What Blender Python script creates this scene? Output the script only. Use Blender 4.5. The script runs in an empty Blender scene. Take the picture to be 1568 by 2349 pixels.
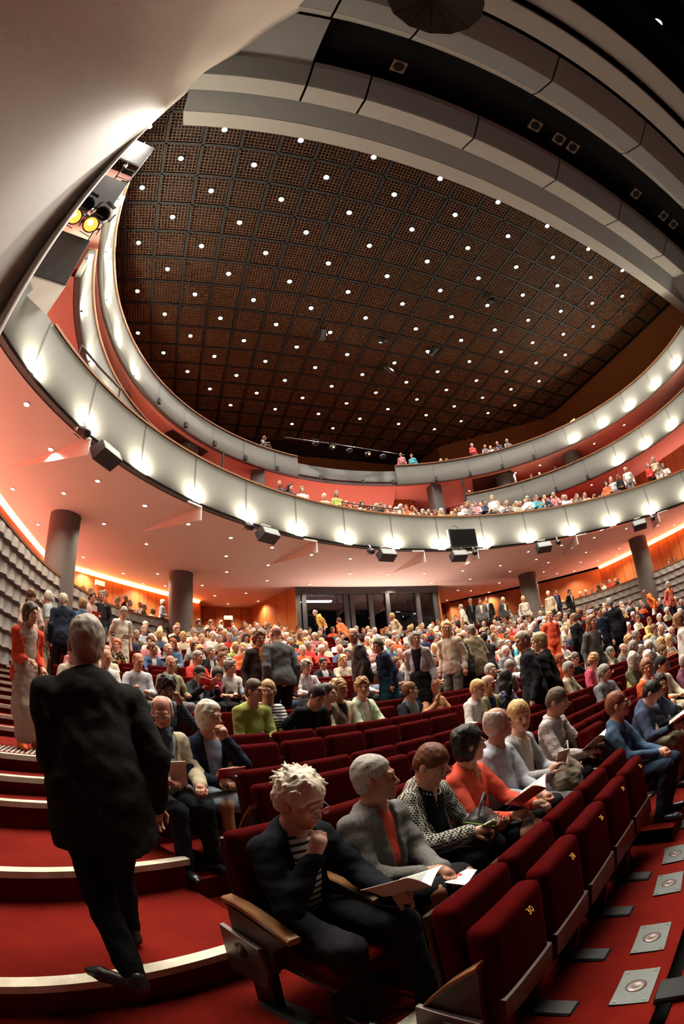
import bpy, math, random
import numpy as np
from mathutils import Vector, Matrix
rnd = random.Random(7)
EXPO = 0.0
SC = bpy.context.scene
COL = SC.collection
CAMZ = 1.6                      # eye height above the floor of the second seat row
RC = (8.07, -11.83)             # centre of the seat-row arcs
FL=[-.25,-.02,.09,.265,.45]      # floor under the feet of each front row
def zfloor(R):
    if R < 15.2: return -.25
    if R < 18.8: return FL[min(4,int((R-15.2)/.9)+1)]
    if R < 20.3: return .97
    return .97 + .22*(int((R-20.3)/.9)+1)
def row_riser(k): return 15.2+.9*k if k < 5 else 21.2+.9*(k-5)
def row_floor(k): return FL[k] if k < 5 else .97+.22*(k-5)
# ------------------------------------------------------------------ objects
def tag(o, label=None, cat=None, group=None, kind=None):
    if label: o['label'] = label
    if cat: o['category'] = cat
    if group: o['group'] = group
    if kind: o['kind'] = kind
    return o
def empty(name, loc=(0,0,0), rz=0, label=None, cat=None, group=None):
    o = bpy.data.objects.new(name, None); COL.objects.link(o)
    o.location = loc; o.rotation_euler = (0,0,rz); o.empty_display_size = .05
    return tag(o, label, cat, group)
def mesh_obj(name, me, mats=None, parent=None, smooth=False):
    o = bpy.data.objects.new(name, me); COL.objects.link(o)
    if mats is not None:
        for m in (mats if isinstance(mats,(list,tuple)) else [mats]): me.materials.append(m)
    if parent: o.parent = parent
    if smooth: me.shade_smooth()
    return o
def arr_mesh(name, V, F):
    """V (n,3), F (m,4) quads as arrays"""
    me = bpy.data.meshes.new(name)
    V = np.ascontiguousarray(V, np.float32); F = np.ascontiguousarray(F, np.int32)
    me.vertices.add(len(V)); me.vertices.foreach_set('co', V.ravel())
    n = F.shape[1]
    me.loops.add(F.size); me.loops.foreach_set('vertex_index', F.ravel())
    me.polygons.add(len(F)); me.polygons.foreach_set('loop_start', np.arange(0, F.size, n, dtype=np.int32))
    me.update(calc_edges=True)
    return me
class MB:
    def __init__(s): s.v=[]; s.f=[]; s.m=[]; s.mi=0
    def quad(s,*p):
        i=len(s.v); s.v+= [tuple(q) for q in p]; s.f.append(tuple(range(i,i+len(p)))); s.m.append(s.mi); return s
    def box(s, c, d, rz=0, M=None, skip=()):
        x,y,z=d[0]/2,d[1]/2,d[2]/2
        P=[(-x,-y,-z),(x,-y,-z),(x,y,-z),(-x,y,-z),(-x,-y,z),(x,-y,z),(x,y,z),(-x,y,z)]
        if M is None: M=Matrix.Rotation(rz,3,'Z')
        i=len(s.v); s.v+=[tuple(M@Vector(p)+Vector(c)) for p in P]
        for n,f in zip('btsenw',((0,3,2,1),(4,5,6,7),(0,1,5,4),(1,2,6,5),(2,3,7,6),(3,0,4,7))):
            if n in skip: continue
            s.f.append(tuple(i+k for k in f)); s.m.append(s.mi)
        return s
    def tube(s, pts, r, n=8, cap=True):
        pts=[Vector(p) for p in pts]; rs=r if isinstance(r,(list,tuple)) else [r]*len(pts)
        i=len(s.v)
        for k,p in enumerate(pts):
            t=(pts[min(k+1,len(pts)-1)]-pts[max(k-1,0)]).normalized()
            a=t.cross(Vector((0,0,1)) if abs(t.z)<.9 else Vector((1,0,0))).normalized(); b=t.cross(a)
            for j in range(n):
                w=2*math.pi*j/n; s.v.append(tuple(p+(a*math.cos(w)+b*math.sin(w))*rs[k]))
        for k in range(len(pts)-1):
            for j in range(n):
                q=(i+k*n+j,i+k*n+(j+1)%n,i+(k+1)*n+(j+1)%n,i+(k+1)*n+j); s.f.append(q); s.m.append(s.mi)
        if cap:
            s.f.append(tuple(i+j for j in range(n))); s.m.append(s.mi)
            s.f.append(tuple(i+(len(pts)-1)*n+j for j in range(n-1,-1,-1))); s.m.append(s.mi)
        return s
    def lathe(s, prof, n=16, M=None, c=(0,0,0)):
        i=len(s.v); M=M or Matrix.Identity(3); c=Vector(c)
        for r,z in prof:
            for j in range(n):
                w=2*math.pi*j/n; s.v.append(tuple(M@Vector((r*math.cos(w),r*math.sin(w),z))+c))
        for k in range(len(prof)-1):
            for j in range(n):
                s.f.append((i+k*n+j,i+k*n+(j+1)%n,i+(k+1)*n+(j+1)%n,i+(k+1)*n+j)); s.m.append(s.mi)
        s.f.append(tuple(i+j for j in range(n-1,-1,-1))); s.m.append(s.mi)
        s.f.append(tuple(i+(len(prof)-1)*n+j for j in range(n))); s.m.append(s.mi)
        return s
    def grid(s, rows):
        """rows: list of equal-length point lists, lofted"""
        i=len(s.v); n=len(rows[0])
        for r in rows: s.v+=[tuple(p) for p in r]
        for k in range(len(rows)-1):
            for j in range(n-1):
                s.f.append((i+k*n+j,i+k*n+j+1,i+(k+1)*n+j+1,i+(k+1)*n+j)); s.m.append(s.mi)
        return s
    def prism(s, poly, axis, a, b):
        """poly of 2D points extruded along axis 0/1/2 from a to b"""
        def P(p,t): q=list(p); q.insert(axis,t); return tuple(q)
        i=len(s.v); n=len(poly); s.v+=[P(p,a) for p in poly]+[P(p,b) for p in poly]
        s.f.append(tuple(range(i,i+n))); s.f.append(tuple(range(i+2*n-1,i+n-1,-1))); s.m+=[s.mi]*2
        for j in range(n):
            s.f.append((i+j,i+n+j,i+n+(j+1)%n,i+(j+1)%n)); s.m.append(s.mi)
        return s
    def mesh(s,name):
        me=bpy.data.meshes.new(name); me.from_pydata(s.v,[],s.f)
        if any(s.m): me.polygons.foreach_set('material_index',s.m)
        me.update(); return me
    def build(s,name,mats,parent=None,smooth=False,bevel=0,solid=0):
        o=mesh_obj(name,s.mesh(name),mats,parent)
        if smooth:
            o.data.shade_smooth()
        if solid:
            m=o.modifiers.new('s','SOLIDIFY'); m.thickness=solid; m.offset=0
        if bevel:
            m=o.modifiers.new('b','BEVEL'); m.width=bevel; m.segments=2; m.limit_method='ANGLE'
        return o
def auto_smooth(o, ang=40):
    me=o.data; me.shade_smooth()
    try: me.set_sharp_from_angle(angle=math.radians(ang))
    except Exception: pass
    return o
# ------------------------------------------------------------------ materials
class NT:
    def __init__(s,name):
        s.m=bpy.data.materials.new(name); s.m.use_nodes=True; s.t=s.m.node_tree; s.t.nodes.clear()
        s.out=s.n('ShaderNodeOutputMaterial')
    def n(s,typ,ins=None,**kw):
        nd=s.t.nodes.new(typ)
        for k,v in kw.items(): setattr(nd,k,v)
        for k,v in (ins or {}).items():
            if isinstance(v,bpy.types.NodeSocket): s.t.links.new(v,nd.inputs[k])
            else: nd.inputs[k].default_value=v
        return nd
    def l(s,a,b): s.t.links.new(a,b)
    def mix(s,f,a,b,typ='MIX'):
        nd=s.t.nodes.new('ShaderNodeMix'); nd.data_type='RGBA'; nd.blend_type=typ
        for i,v in ((0,f),(6,a),(7,b)):
            if isinstance(v,bpy.types.NodeSocket): s.l(v,nd.inputs[i])
            elif i==0: nd.inputs[0].default_value=v
            else: nd.inputs[i].default_value=(*v,1) if len(v)==3 else v
        return nd.outputs[2]
    def math(s,op,a,b=None,c=None):
        nd=s.t.nodes.new('ShaderNodeMath'); nd.operation=op
        for i,v in enumerate((a,b,c)):
            if v is None: continue
            if isinstance(v,bpy.types.NodeSocket): s.l(v,nd.inputs[i])
            else: nd.inputs[i].default_value=v
        return nd.outputs[0]
    def ramp(s,f,stops):
        nd=s.t.nodes.new('ShaderNodeValToRGB'); s.l(f,nd.inputs[0]); e=nd.color_ramp.elements
        while len(e)<len(stops): e.new(.5)
        for q,(p,c) in zip(e,stops): q.position=p; q.color=(*c,1) if len(c)==3 else c
        return nd.outputs[0]
    def noise(s,scale,detail=3,vec=None,rough=.5,typ='Fac'):
        nd=s.n('ShaderNodeTexNoise',{'Scale':scale,'Detail':detail,'Roughness':rough})
        if vec is not None: s.l(vec,nd.inputs['Vector'])
        return nd.outputs[typ]
    def obj(s): return s.n('ShaderNodeTexCoord').outputs['Object']
    def bump(s,h,strength=.3,dist=.01):
        return s.n('ShaderNodeBump',{'Height':h,'Strength':strength,'Distance':dist}).outputs[0]
    def bsdf(s,col,rough=.6,spec=.4,metal=0,bump=None,**kw):
        b=s.n('ShaderNodeBsdfPrincipled')
        for k,v in (('Base Color',col),('Roughness',rough),('Specular IOR Level',spec),('Metallic',metal)):
            if isinstance(v,bpy.types.NodeSocket): s.l(v,b.inputs[k])
            else: b.inputs[k].default_value=(*v,1) if (k=='Base Color' and len(v)==3) else v
        if bump is not None: s.l(bump,b.inputs['Normal'])
        for k,v in kw.items():
            k=k.replace('_',' ')
            if isinstance(v,bpy.types.NodeSocket): s.l(v,b.inputs[k])
            else: b.inputs[k].default_value=v
        s.l(b.outputs[0],s.out.inputs[0]); return s.m
    def emit(s,col,st):
        e=s.n('ShaderNodeEmission',{'Color':(*col,1),'Strength':st}); s.l(e.outputs[0],s.out.inputs[0]); return s.m
    def attr(s,name,typ='OBJECT',fac=False):
        nd=s.n('ShaderNodeAttribute',attribute_type=typ,attribute_name=name); return nd.outputs['Fac' if fac else 'Color']
def plain(name,col,rough=.6,spec=.4,metal=0,nz=0,scale=8,bump=0,bscale=60):
    t=NT(name); c=col; v=t.obj()
    if nz: c=t.mix(t.noise(scale,4,v),tuple(x*(1-nz) for x in col),tuple(min(1,x*(1+nz)) for x in col))
    b=t.bump(t.noise(bscale,3,v),bump,.01) if bump else None
    return t.bsdf(c,rough,spec,metal,b)
M={}
def make_mats():
    # carpet: pile with trodden patches
    t=NT('red_carpet'); v=t.obj()
    c=t.mix(t.ramp(t.noise(3.2,6,v,.6),[(.3,(0,0,0)),(.75,(1,1,1))]),(.13,.005,.0022),(.205,.0105,.0042))
    c=t.mix(t.noise(160,2,v),c,t.mix(1,c,(.55,.5,.5),'MULTIPLY'))
    M['carpet']=t.bsdf(c,.95,.1,0,t.bump(t.noise(320,2,v),.6,.006))
    t=NT('red_velvet'); v=t.obj()
    c=t.mix(t.noise(14,4,v),(.034,.0004,.0006),(.056,.0008,.001))
    M['velvet']=t.bsdf(c,.9,.03,0,t.bump(t.noise(9,4,v),.25,.01),Sheen_Weight=.05,Sheen_Roughness=.3,Sheen_Tint=(.8,.01,.01,1))
    t=NT('dark_wood'); v=t.obj(); m=t.n('ShaderNodeMapping',{'Vector':v,'Scale':(4,4,40)}).outputs[0]
    M['dkwood']=t.bsdf(t.mix(t.noise(2,5,m),(.035,.016,.010),(.075,.034,.020)),.42,.4)
    t=NT('oak_arm'); v=t.obj(); m=t.n('ShaderNodeMapping',{'Vector':v,'Scale':(30,3,30)}).outputs[0]
    M['armwood']=t.bsdf(t.mix(t.noise(2,5,m),(.20,.085,.03),(.36,.17,.065)),.35,.45)
    M['plate']=plain('end_plate_metal',(.13,.095,.085),.35,.5,.3,.2)
    M['steel']=plain('grey_floor_steel',(.09,.10,.095),.5,.5,.35,.22,6)
    M['black']=plain('black_metal',(.012,.012,.013),.5,.4,0,.2)
    M['dgrey']=plain('dark_grey_paint',(.045,.045,.05),.6,.35,0,.1)
    M['rub']=plain('black_rubber',(.015,.015,.016),.7,.3)
    t=NT('aluminium_nosing'); v=t.obj()
    c=t.mix(t.ramp(t.noise(7,6,v,.65),[(.42,(0,0,0)),(.62,(1,1,1))]),(.48,.43,.33),(.62,.58,.46))
    M['nose']=t.bsdf(c,.45,.5,.1)
    t=NT('balcony_plaster'); v=t.obj()
    M['balc']=t.bsdf(t.mix(t.noise(2,4,v),(.135,.135,.125),(.16,.16,.15)),.5,.35)
    M['balcdk']=plain('grey_gallery_panel',(.16,.165,.165),.6,.3,0,.15,3)
    M['rail']=plain('brown_hand_rail',(.22,.09,.035),.4,.4,0,.2,20)
    M['soffit']=plain('pink_lit_plaster',(.88,.71,.64),.8,.2,0,.03,2)  # off-white plaster with the pink of bounced red light put into its colour
    M['rose']=plain('rose_plaster',(.80,.40,.34),.8,.2,0,.03,2)
    t=NT('wood_panelling'); v=t.obj()
    m=t.n('ShaderNodeMapping',{'Vector':v,'Scale':(3,3,.35)}).outputs[0]
    c=t.mix(t.noise(3,6,m,.6),(.30,.085,.022),(.52,.18,.055))
    w=t.n('ShaderNodeTexWave',{'Scale':.9,'Distortion':0.},wave_type='BANDS',bands_direction='DIAGONAL',wave_profile='SAW')
    mp=t.n('ShaderNodeMapping',{'Vector':v,'Scale':(1,1,0)}); t.l(mp.outputs[0],w.inputs['Vector'])
    s=t.ramp(w.outputs['Fac'],[(0,(.35,.35,.35)),(.06,(1,1,1)),(.94,(1,1,1)),(1,(.35,.35,.35))])
    M['wood']=t.bsdf(t.mix(1,c,s,'MULTIPLY'),.4,.4)
    M['wood2']=plain('upper_wall_wood',(.20,.075,.02),.55,.3,0,.15,4)
    M['column']=plain('grey_column_paint',(.115,.105,.105),.7,.3,0,.06,20)
    M['pyr']=plain('grey_diffuser_panel',(.20,.19,.19),.6,.35,0,.12,10)
    M['wallw']=plain('white_plaster_wall',(.78,.75,.69),.45,.35,0,.04,1.5,.02,3)
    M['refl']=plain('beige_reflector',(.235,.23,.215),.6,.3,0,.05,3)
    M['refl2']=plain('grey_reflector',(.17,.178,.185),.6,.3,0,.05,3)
    M['void']=plain('black_void',(.006,.006,.007),.9,.1)
    M['slat']=plain('brown_ceiling_slat',(.10,.042,.016),.5,.3,0,.2,5)
    M['frame']=plain('dark_ceiling_frame',(.006,.0065,.007),.6,.3)
    M['lampcase']=plain('black_lamp_case',(.02,.02,.022),.45,.4)
    M['white']=plain('white_paint',(.78,.77,.73),.5,.4)
    M['bulb']=NT('house_bulb').emit((1,.90,.74),60)
    M['down']=NT('soffit_bulb').emit((1,.87,.68),60)
    M['wash']=NT('wash_bulb').emit((1,.90,.68),950)
    M['exit']=NT('exit_sign_light').emit((1,.60,.12),6)
    M['cove']=NT('cove_strip').emit((1,.26,.05),30)
    M['coveR']=NT('red_cove_strip').emit((1,.10,.05),22)
    M['upred']=NT('red_fill_light').emit((1,.54,.40),26); M['uprose']=NT('rose_fill_light').emit((1,.50,.38),24); M['upwarm']=NT('warm_fill_light').emit((1,.72,.60),60); M['washglass']=NT('wash_lamp_glass').emit((1,.92,.74),7)  # red, rose and warm uplights: added fill glow, not house fittings
    M['fil']=NT('orange_filament').emit((1,.28,.04),3)
    M['filhot']=NT('orange_filament_hot').emit((1,.42,.08),14)
    M['spotw']=NT('stage_spot_bulb').emit((.9,.85,1),60)
    M['cool']=NT('cool_tube').emit((.9,.95,1),5)
    for n,c,s in (('led_red',(1,.05,.02),5),('led_blue',(.1,.3,1),6),('led_green',(.05,1,.5),4),('led_white',(1,.95,.85),4),('screen',(.4,.7,1),3)): M[n]=NT(n).emit(c,s)
    M['gold']=plain('gold_thread',(.65,.33,.06),.5,.4)
    t=NT('booth_glass')
    g=t.n('ShaderNodeBsdfGlossy',{'Color':(1,1,1,1),'Roughness':.03}); tr=t.n('ShaderNodeBsdfTransparent',{'Color':(.55,.57,.6,1)})
    mx=t.n('ShaderNodeMixShader',{0:.10}); t.l(tr.outputs[0],mx.inputs[1]); t.l(g.outputs[0],mx.inputs[2]); t.l(mx.outputs[0],t.out.inputs[0]); M['glass']=t.m
    t=NT('booth_interior'); M['booth']=plain('booth_interior',(.05,.05,.055),.8,.2)
    # people
    t=NT('skin'); v=t.obj(); base=t.attr('skin_col')
    c=t.mix(t.noise(22,3,v),base,t.mix(1,base,(.86,.72,.66),'MULTIPLY'))
    c=t.mix(t.attr('lip','GEOMETRY',True),c,(.30,.075,.06)); c=t.mix(t.attr('brow','GEOMETRY',True),c,t.attr('hair_col')); c=t.mix(t.attr('eye','GEOMETRY',True),c,(.02,.014,.01))
    M['skin']=t.bsdf(c,.5,.35,0,t.bump(t.noise(45,3,v),.12,.004))
    t=NT('hair'); v=t.obj(); base=t.attr('hair_col'); m=t.n('ShaderNodeMapping',{'Vector':v,'Scale':(90,90,18)}).outputs[0]
    n=t.noise(1,5,m,.6)
    c=t.mix(n,t.mix(1,base,(.45,.42,.4),'MULTIPLY'),t.mix(1,base,(1.35,1.3,1.25),'MULTIPLY'))
    M['hair']=t.bsdf(c,.55,.3,0,t.bump(n,.8,.006))
    def cloth(name,kind):
        t=NT(name); v=t.obj(); a=t.attr('col'); b2=t.attr('col2'); c=a
        if kind=='stripe':
            w=t.n('ShaderNodeTexWave',{'Scale':9.,'Distortion':1.2,'Detail':1.},wave_type='BANDS',bands_direction='Z'); t.l(v,w.inputs['Vector'])
            c=t.mix(t.ramp(w.outputs['Fac'],[(.60,(0,0,0)),(.68,(1,1,1))]),a,b2)
        elif kind=='check':
            def band(ax):
                x=t.n('ShaderNodeSeparateXYZ',{0:v}).outputs[ax]; return t.math('LESS_THAN',t.math('FRACT',t.math('MULTIPLY',x,34.)),.22)
            c=t.mix(t.math('MULTIPLY',t.math('ADD',band(0),band(2)),.45),a,b2)
        elif kind=='tweed':
            ch=t.n('ShaderNodeTexChecker',{'Scale':150.}); t.l(v,ch.inputs['Vector']); c=t.mix(t.math('MULTIPLY',ch.outputs['Fac'],t.noise(60,2,v)),a,b2)
        elif kind=='hound':
            ch=t.n('ShaderNodeTexChecker',{'Scale':75.}); t.l(v,ch.inputs['Vector']); c=t.mix(ch.outputs['Fac'],a,b2)
        elif kind=='floral':
            vo=t.n('ShaderNodeTexVoronoi',{'Scale':26.}); t.l(v,vo.inputs['Vector'])
            c=t.mix(t.ramp(vo.outputs['Distance'],[(.38,(1,1,1)),(.5,(0,0,0))]),a,t.mix(.35,b2,vo.outputs['Color']))
        c=t.mix(t.noise(5,3,v),c,t.mix(1,c,(.82,.82,.82),'MULTIPLY'))
        fold=t.math('ADD',t.math('MULTIPLY',t.noise(11,3,v),1.),t.math('MULTIPLY',t.noise(420,1,v),.05))
        M[name]=t.bsdf(c,.9,.06,0,t.bump(fold,.5,.02))
    for k in ('plain','stripe','check','tweed','hound','floral'): cloth('cloth_'+k,k)
    t=NT('leather'); v=t.obj(); a=t.attr('col'); M['leather']=t.bsdf(a,.33,.5,0,t.bump(t.noise(14,5,v),.5,.02))
    M['eyew']=plain('eye_white',(.50,.45,.42),.25,.5); M['iris']=plain('eye_iris',(.05,.03,.02),.2,.5)
    M['gmetal']=plain('spectacle_metal',(.35,.32,.28),.3,.5,.8)
    t=NT('spectacle_lens')
    g=t.n('ShaderNodeBsdfGlossy',{'Color':(1,1,1,1),'Roughness':.02}); tr=t.n('ShaderNodeBsdfTransparent',{'Color':(.93,.95,.95,1)})
    mx=t.n('ShaderNodeMixShader',{0:.06}); t.l(tr.outputs[0],mx.inputs[1]); t.l(g.outputs[0],mx.inputs[2]); t.l(mx.outputs[0],t.out.inputs[0]); M['lens']=t.m
    M['shoe']=plain('black_shoe_leather',(.012,.011,.011),.3,.5)
    M['paper']=plain('cream_paper',(.72,.69,.60),.7,.25,0,.03)
    M['redpaper']=plain('red_programme',(.52,.035,.03),.45,.4,0,.08)
    M['ink']=plain('printed_ink',(.18,.17,.16),.8,.2); M['inkred']=plain('red_ink',(.55,.05,.04),.7,.2)
    M['pearl']=plain('pearl',(.75,.70,.62),.25,.5); M['goldm']=plain('gold_metal',(.75,.5,.16),.3,.5,.9)
    M['pencil']=plain('green_pencil',(.25,.45,.05),.4,.4); M['orange']=plain('orange_cloth',(.85,.16,.03),.7,.2,0,.1)
    # colours of simple repeated figures come from each object's own properties
    for n,a in (('f_skin','skin_col'),('f_hair','hair_col'),('f_top','col'),('f_bot','col2'),('f_shirt','col3')):
        t=NT(n); M[n]=t.bsdf(t.attr(a),.75,.2)
    for n,a in (('v_any','pcol'),):
        t=NT(n); M[n]=t.bsdf(t.attr(a,'GEOMETRY'),.75,.2)
make_mats()
for n_ in ('bulb','down','washglass','led_red','led_blue','led_green','led_white','screen','filhot','fil'):
    try: M[n_].cycles.emission_sampling='NONE'
    except Exception: pass
# ------------------------------------------------------------------ smooth-union body mesher
class Sdf:
    def __init__(s, ax):
        s.ax=[np.asarray(a,np.float32) for a in ax]
        s.d=np.full(tuple(len(a) for a in s.ax), .5, np.float32)
        s.hm=max(float(np.diff(a).max()) for a in s.ax)
    def sub(s, lo, hi, pad):
        sl=[]
        for a,l,h in zip(s.ax,lo,hi):
            i=max(0,int(np.searchsorted(a,l-pad))-1); j=min(len(a),int(np.searchsorted(a,h+pad))+1)
            if j<=i: return None
            sl.append(slice(i,j))
        return tuple(sl)
    def put(s, sl, b, k, mode):
        a=s.d[sl]
        if mode=='u':
            if k<=0: s.d[sl]=np.minimum(a,b); return
            h=np.clip(.5+.5*(a-b)/k,0,1); s.d[sl]=a+(b-a)*h-k*h*(1-h)
        else:
            b=-b
            if k<=0: s.d[sl]=np.maximum(a,b); return
            h=np.clip(.5-.5*(a-b)/k,0,1); s.d[sl]=a+(b-a)*h+k*h*(1-h)
    def cone(s,p,q,r0,r1=None,k=.02,mode='u',flat=None):
        p=np.array(p,float); q=np.array(q,float); r1=r0 if r1 is None else r1; r=max(r0,r1)
        sl=s.sub(np.minimum(p,q)-r,np.maximum(p,q)+r,k+2.5*s.hm)
        if sl is None: return s
        X=s.ax[0][sl[0]][:,None,None]-p[0]; Y=s.ax[1][sl[1]][None,:,None]-p[1]; Z=s.ax[2][sl[2]][None,None,:]-p[2]
        b=q-p; bb=float(b@b)+1e-12; t=np.clip((X*b[0]+Y*b[1]+Z*b[2])/bb,0,1)
        d=np.sqrt((X-t*b[0])**2+(Y-t*b[1])**2+(Z-t*b[2])**2)-(r0+(r1-r0)*t)
        s.put(sl,d,k,mode); return s
    def ell(s,c,r,R=None,k=.02,mode='u'):
        c=np.array(c,float); r=np.array(r,float); m=np.full(3,r.max()) if R is not None else r
        sl=s.sub(c-m,c+m,k+2.5*s.hm)
        if sl is None: return s
        X=s.ax[0][sl[0]][:,None,None]-c[0]; Y=s.ax[1][sl[1]][None,:,None]-c[1]; Z=s.ax[2][sl[2]][None,None,:]-c[2]
        if R is not None:
            R=np.array(R); X,Y,Z=(X*R[0,i]+Y*R[1,i]+Z*R[2,i] for i in range(3))
        x,y,z=X/r[0],Y/r[1],Z/r[2]
        k0=np.sqrt(x*x+y*y+z*z); k1=np.sqrt((x/r[0])**2+(y/r[1])**2+(z/r[2])**2)+1e-9
        s.put(sl,k0*(k0-1)/k1,k,mode); return s
    def noise(s,amp,freq,seed=0,aniso=(1,1,1)):
        r=np.random.RandomState(seed); n=0
        X,Y,Z=s.ax[0][:,None,None],s.ax[1][None,:,None],s.ax[2][None,None,:]
        for o in range(3):
            f=freq*(1.9**o)
            for _ in range(2):
                w=r.normal(size=3); w/=np.linalg.norm(w); w=w*f*np.array(aniso); ph=r.uniform(0,6.28,3)
                n=n+np.sin(X*w[0]+ph[0]+1.3*np.sin(Z*f*.6+ph[2]))*np.sin(Y*w[1]+Z*w[2]+ph[1])/(1.6**o)
        s.d=s.d+(amp*.5*n).astype(np.float32)
    def mesh(s):
        d=s.d; d[0]=d[-1]=1; d[:,0]=d[:,-1]=1; d[:,:,0]=d[:,:,-1]=1
        ins=d<0
        c=ins[:-1,:-1,:-1].astype(np.int8)
        for i,j,k in ((1,0,0),(0,1,0),(1,1,0),(0,0,1),(1,0,1),(0,1,1),(1,1,1)):
            c=c+ins[i:ins.shape[0]-1+i,j:ins.shape[1]-1+j,k:ins.shape[2]-1+k]
        act=(c>0)&(c<8); idx=np.argwhere(act)
        num=np.full(act.shape,-1,np.int32); num[act]=np.arange(len(idx))
        I,J,K=idx.T
        off=[(0,0,0),(1,0,0),(0,1,0),(1,1,0),(0,0,1),(1,0,1),(0,1,1),(1,1,1)]
        val=[d[I+a,J+b,K+e] for a,b,e in off]
        pos=[np.stack([s.ax[0][I+a],s.ax[1][J+b],s.ax[2][K+e]],-1) for a,b,e in off]
        P=np.zeros((len(idx),3),np.float32); n=np.zeros(len(idx),np.float32)
        for a,b in ((0,1),(2,3),(4,5),(6,7),(0,2),(1,3),(4,6),(5,7),(0,4),(1,5),(2,6),(3,7)):
            m=(val[a]<0)!=(val[b]<0); t=np.where(m,val[a]/np.where(m,val[a]-val[b],1),0)
            P+=np.where(m[:,None],pos[a]+(pos[b]-pos[a])*t[:,None],0); n+=m
        P/=n[:,None]
        F=[]
        for ax in range(3):
            sl0=[slice(1,-1)]*3; sl1=[slice(1,-1)]*3; sl0[ax]=slice(0,-1); sl1[ax]=slice(1,None)
            a=ins[tuple(sl0)]; b=ins[tuple(sl1)]
            e=np.argwhere(a!=b); 
            if not len(e): continue
            flip=a[tuple(e.T)]
            g=e.copy(); o=[1,1,1]; o[ax]=0; g+=np.array(o)
            u,v=[q for q in range(3) if q!=ax]
            def cell(du,dv):
                h=g.copy(); h[:,u]-=du; h[:,v]-=dv; return num[tuple(h.T)]
            q=np.stack([cell(1,1),cell(0,1),cell(0,0),cell(1,0)],-1)
            fl=flip if ax!=1 else ~flip
            q[~fl]=q[~fl][:,::-1]; F.append(q)
        return P,np.concatenate(F)
def axes(lo,hi,h,fine=()):
    """non-uniform grid axes: h everywhere, finer inside the given boxes (centre, half, step)"""
    out=[]
    for i in range(3):
        x=lo[i]; a=[x]
        while x<hi[i]:
            st=h
            for c,hf,fs in fine:
                if abs(x-c[i])<=hf: st=min(st,fs)
            x+=st; a.append(x)
        out.append(np.array(a))
    return out
def rotm(yaw=0,pitch=0,roll=0):
    """yaw about z (positive turns to the person's left), pitch about x (positive looks down), roll about y"""
    return np.array(Matrix.Rotation(yaw,3,'Z')@Matrix.Rotation(-pitch,3,'X')@Matrix.Rotation(roll,3,'Y'))
def ik(a,c,l1,l2,pole):
    a,c,pole=(np.array(v,float) for v in (a,c,pole)); v=c-a; L=np.linalg.norm(v); 
    if L>(l1+l2)*.995: c=a+v/L*(l1+l2)*.995; v=c-a; L=np.linalg.norm(v)
    if L<abs(l1-l2)+.02: c=a+v/(L+1e-6)*(abs(l1-l2)+.02); v=c-a; L=np.linalg.norm(v)
    u=v/L; x=(l1*l1-l2*l2+L*L)/(2*L); h=math.sqrt(max(l1*l1-x*x,0)); p=pole-(pole@u)*u; p/=np.linalg.norm(p)+1e-9
    return a+u*x+p*h, c
def skeleton(o):
    """joints of a figure; forward is +y, origin on the floor (under the hips when seated)"""
    J={}; lean=math.radians(o.get('lean',4)); sx=math.radians(o.get('side',0)); tw=math.radians(o.get('twist',0)); up=o.get('up',0.); w=o.get('wide',1.)
    seat=o.get('pose','sit')=='sit'
    hz=.53-o.get('sink',0) if seat else .92*o.get('leg',1)
    pel=np.array([0,0,hz]); dirn=np.array([math.sin(sx),math.sin(lean)*math.cos(sx),math.cos(lean)*math.cos(sx)])
    J['pel']=pel; tl=.49+up; J['waist']=pel+dirn*tl*.36; J['chest']=pel+dirn*tl*.70; J['neck']=pel+dirn*tl
    ct,st=math.cos(tw),math.sin(tw); rt=np.array([ct,st,0]); fw=np.array([-st,ct,0])
    J['rt'],J['fw'],J['up']=rt,fw,dirn
    hy,hp_,hr=(math.radians(v) for v in o.get('head',(0,5,0)))
    J['HR']=rotm(hy+tw*.5,hp_,hr)
    J['head']=J['neck']+dirn*.10+np.array([0,.025+.10*math.sin(max(hp_,0))*.6,.082-.05*max(0,math.sin(hp_))])
    for s,n in ((1,'R'),(-1,'L')):
        sh=J['neck']+rt*s*.160*w-dirn*.062+fw*.0; J['sh'+n]=sh
        wr=o.get('w'+n,(s*.13,.30,.66) if seat else (s*.24,.04,.84*o.get('leg',1)))
        if seat and wr[2]>.85: wr=(wr[0],wr[1],wr[2]+up-o.get('sink',0))
        pole=o.get('p'+n,(s*.6,-.5,-.7) if seat else (s*.25,-1,-.1)); J['el'+n],J['wr'+n]=ik(sh,wr,.285,.255,pole)
        hip=pel+np.array([s*.085,.0,-.005]); J['hip'+n]=hip
        if seat:
            kn=o.get('k'+n,(s*.11,.44,.52)); J['kn'+n]=np.array(kn,float); an=o.get('a'+n,(s*.11,.46,.085)); J['an'+n]=np.array(an,float)
        else:
            an=np.array(o.get('a'+n,(s*.10,0,.085)),float); J['an'+n]=an; J['kn'+n],_=ik(hip,an,.435*o.get('leg',1),.42*o.get('leg',1),(s*.05,1,0))
        J['to'+n]=J['an'+n]+np.array([*(Matrix.Rotation(math.radians(o.get('t'+n,-s*10)),3,'Z')@Vector((0,.15,0)))])+np.array([0,0,-.045+o.get('toe',0)])
    return J
def hpt(J,x,y,z): return J['head']+J['HR']@np.array([x,y,z])
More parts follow.
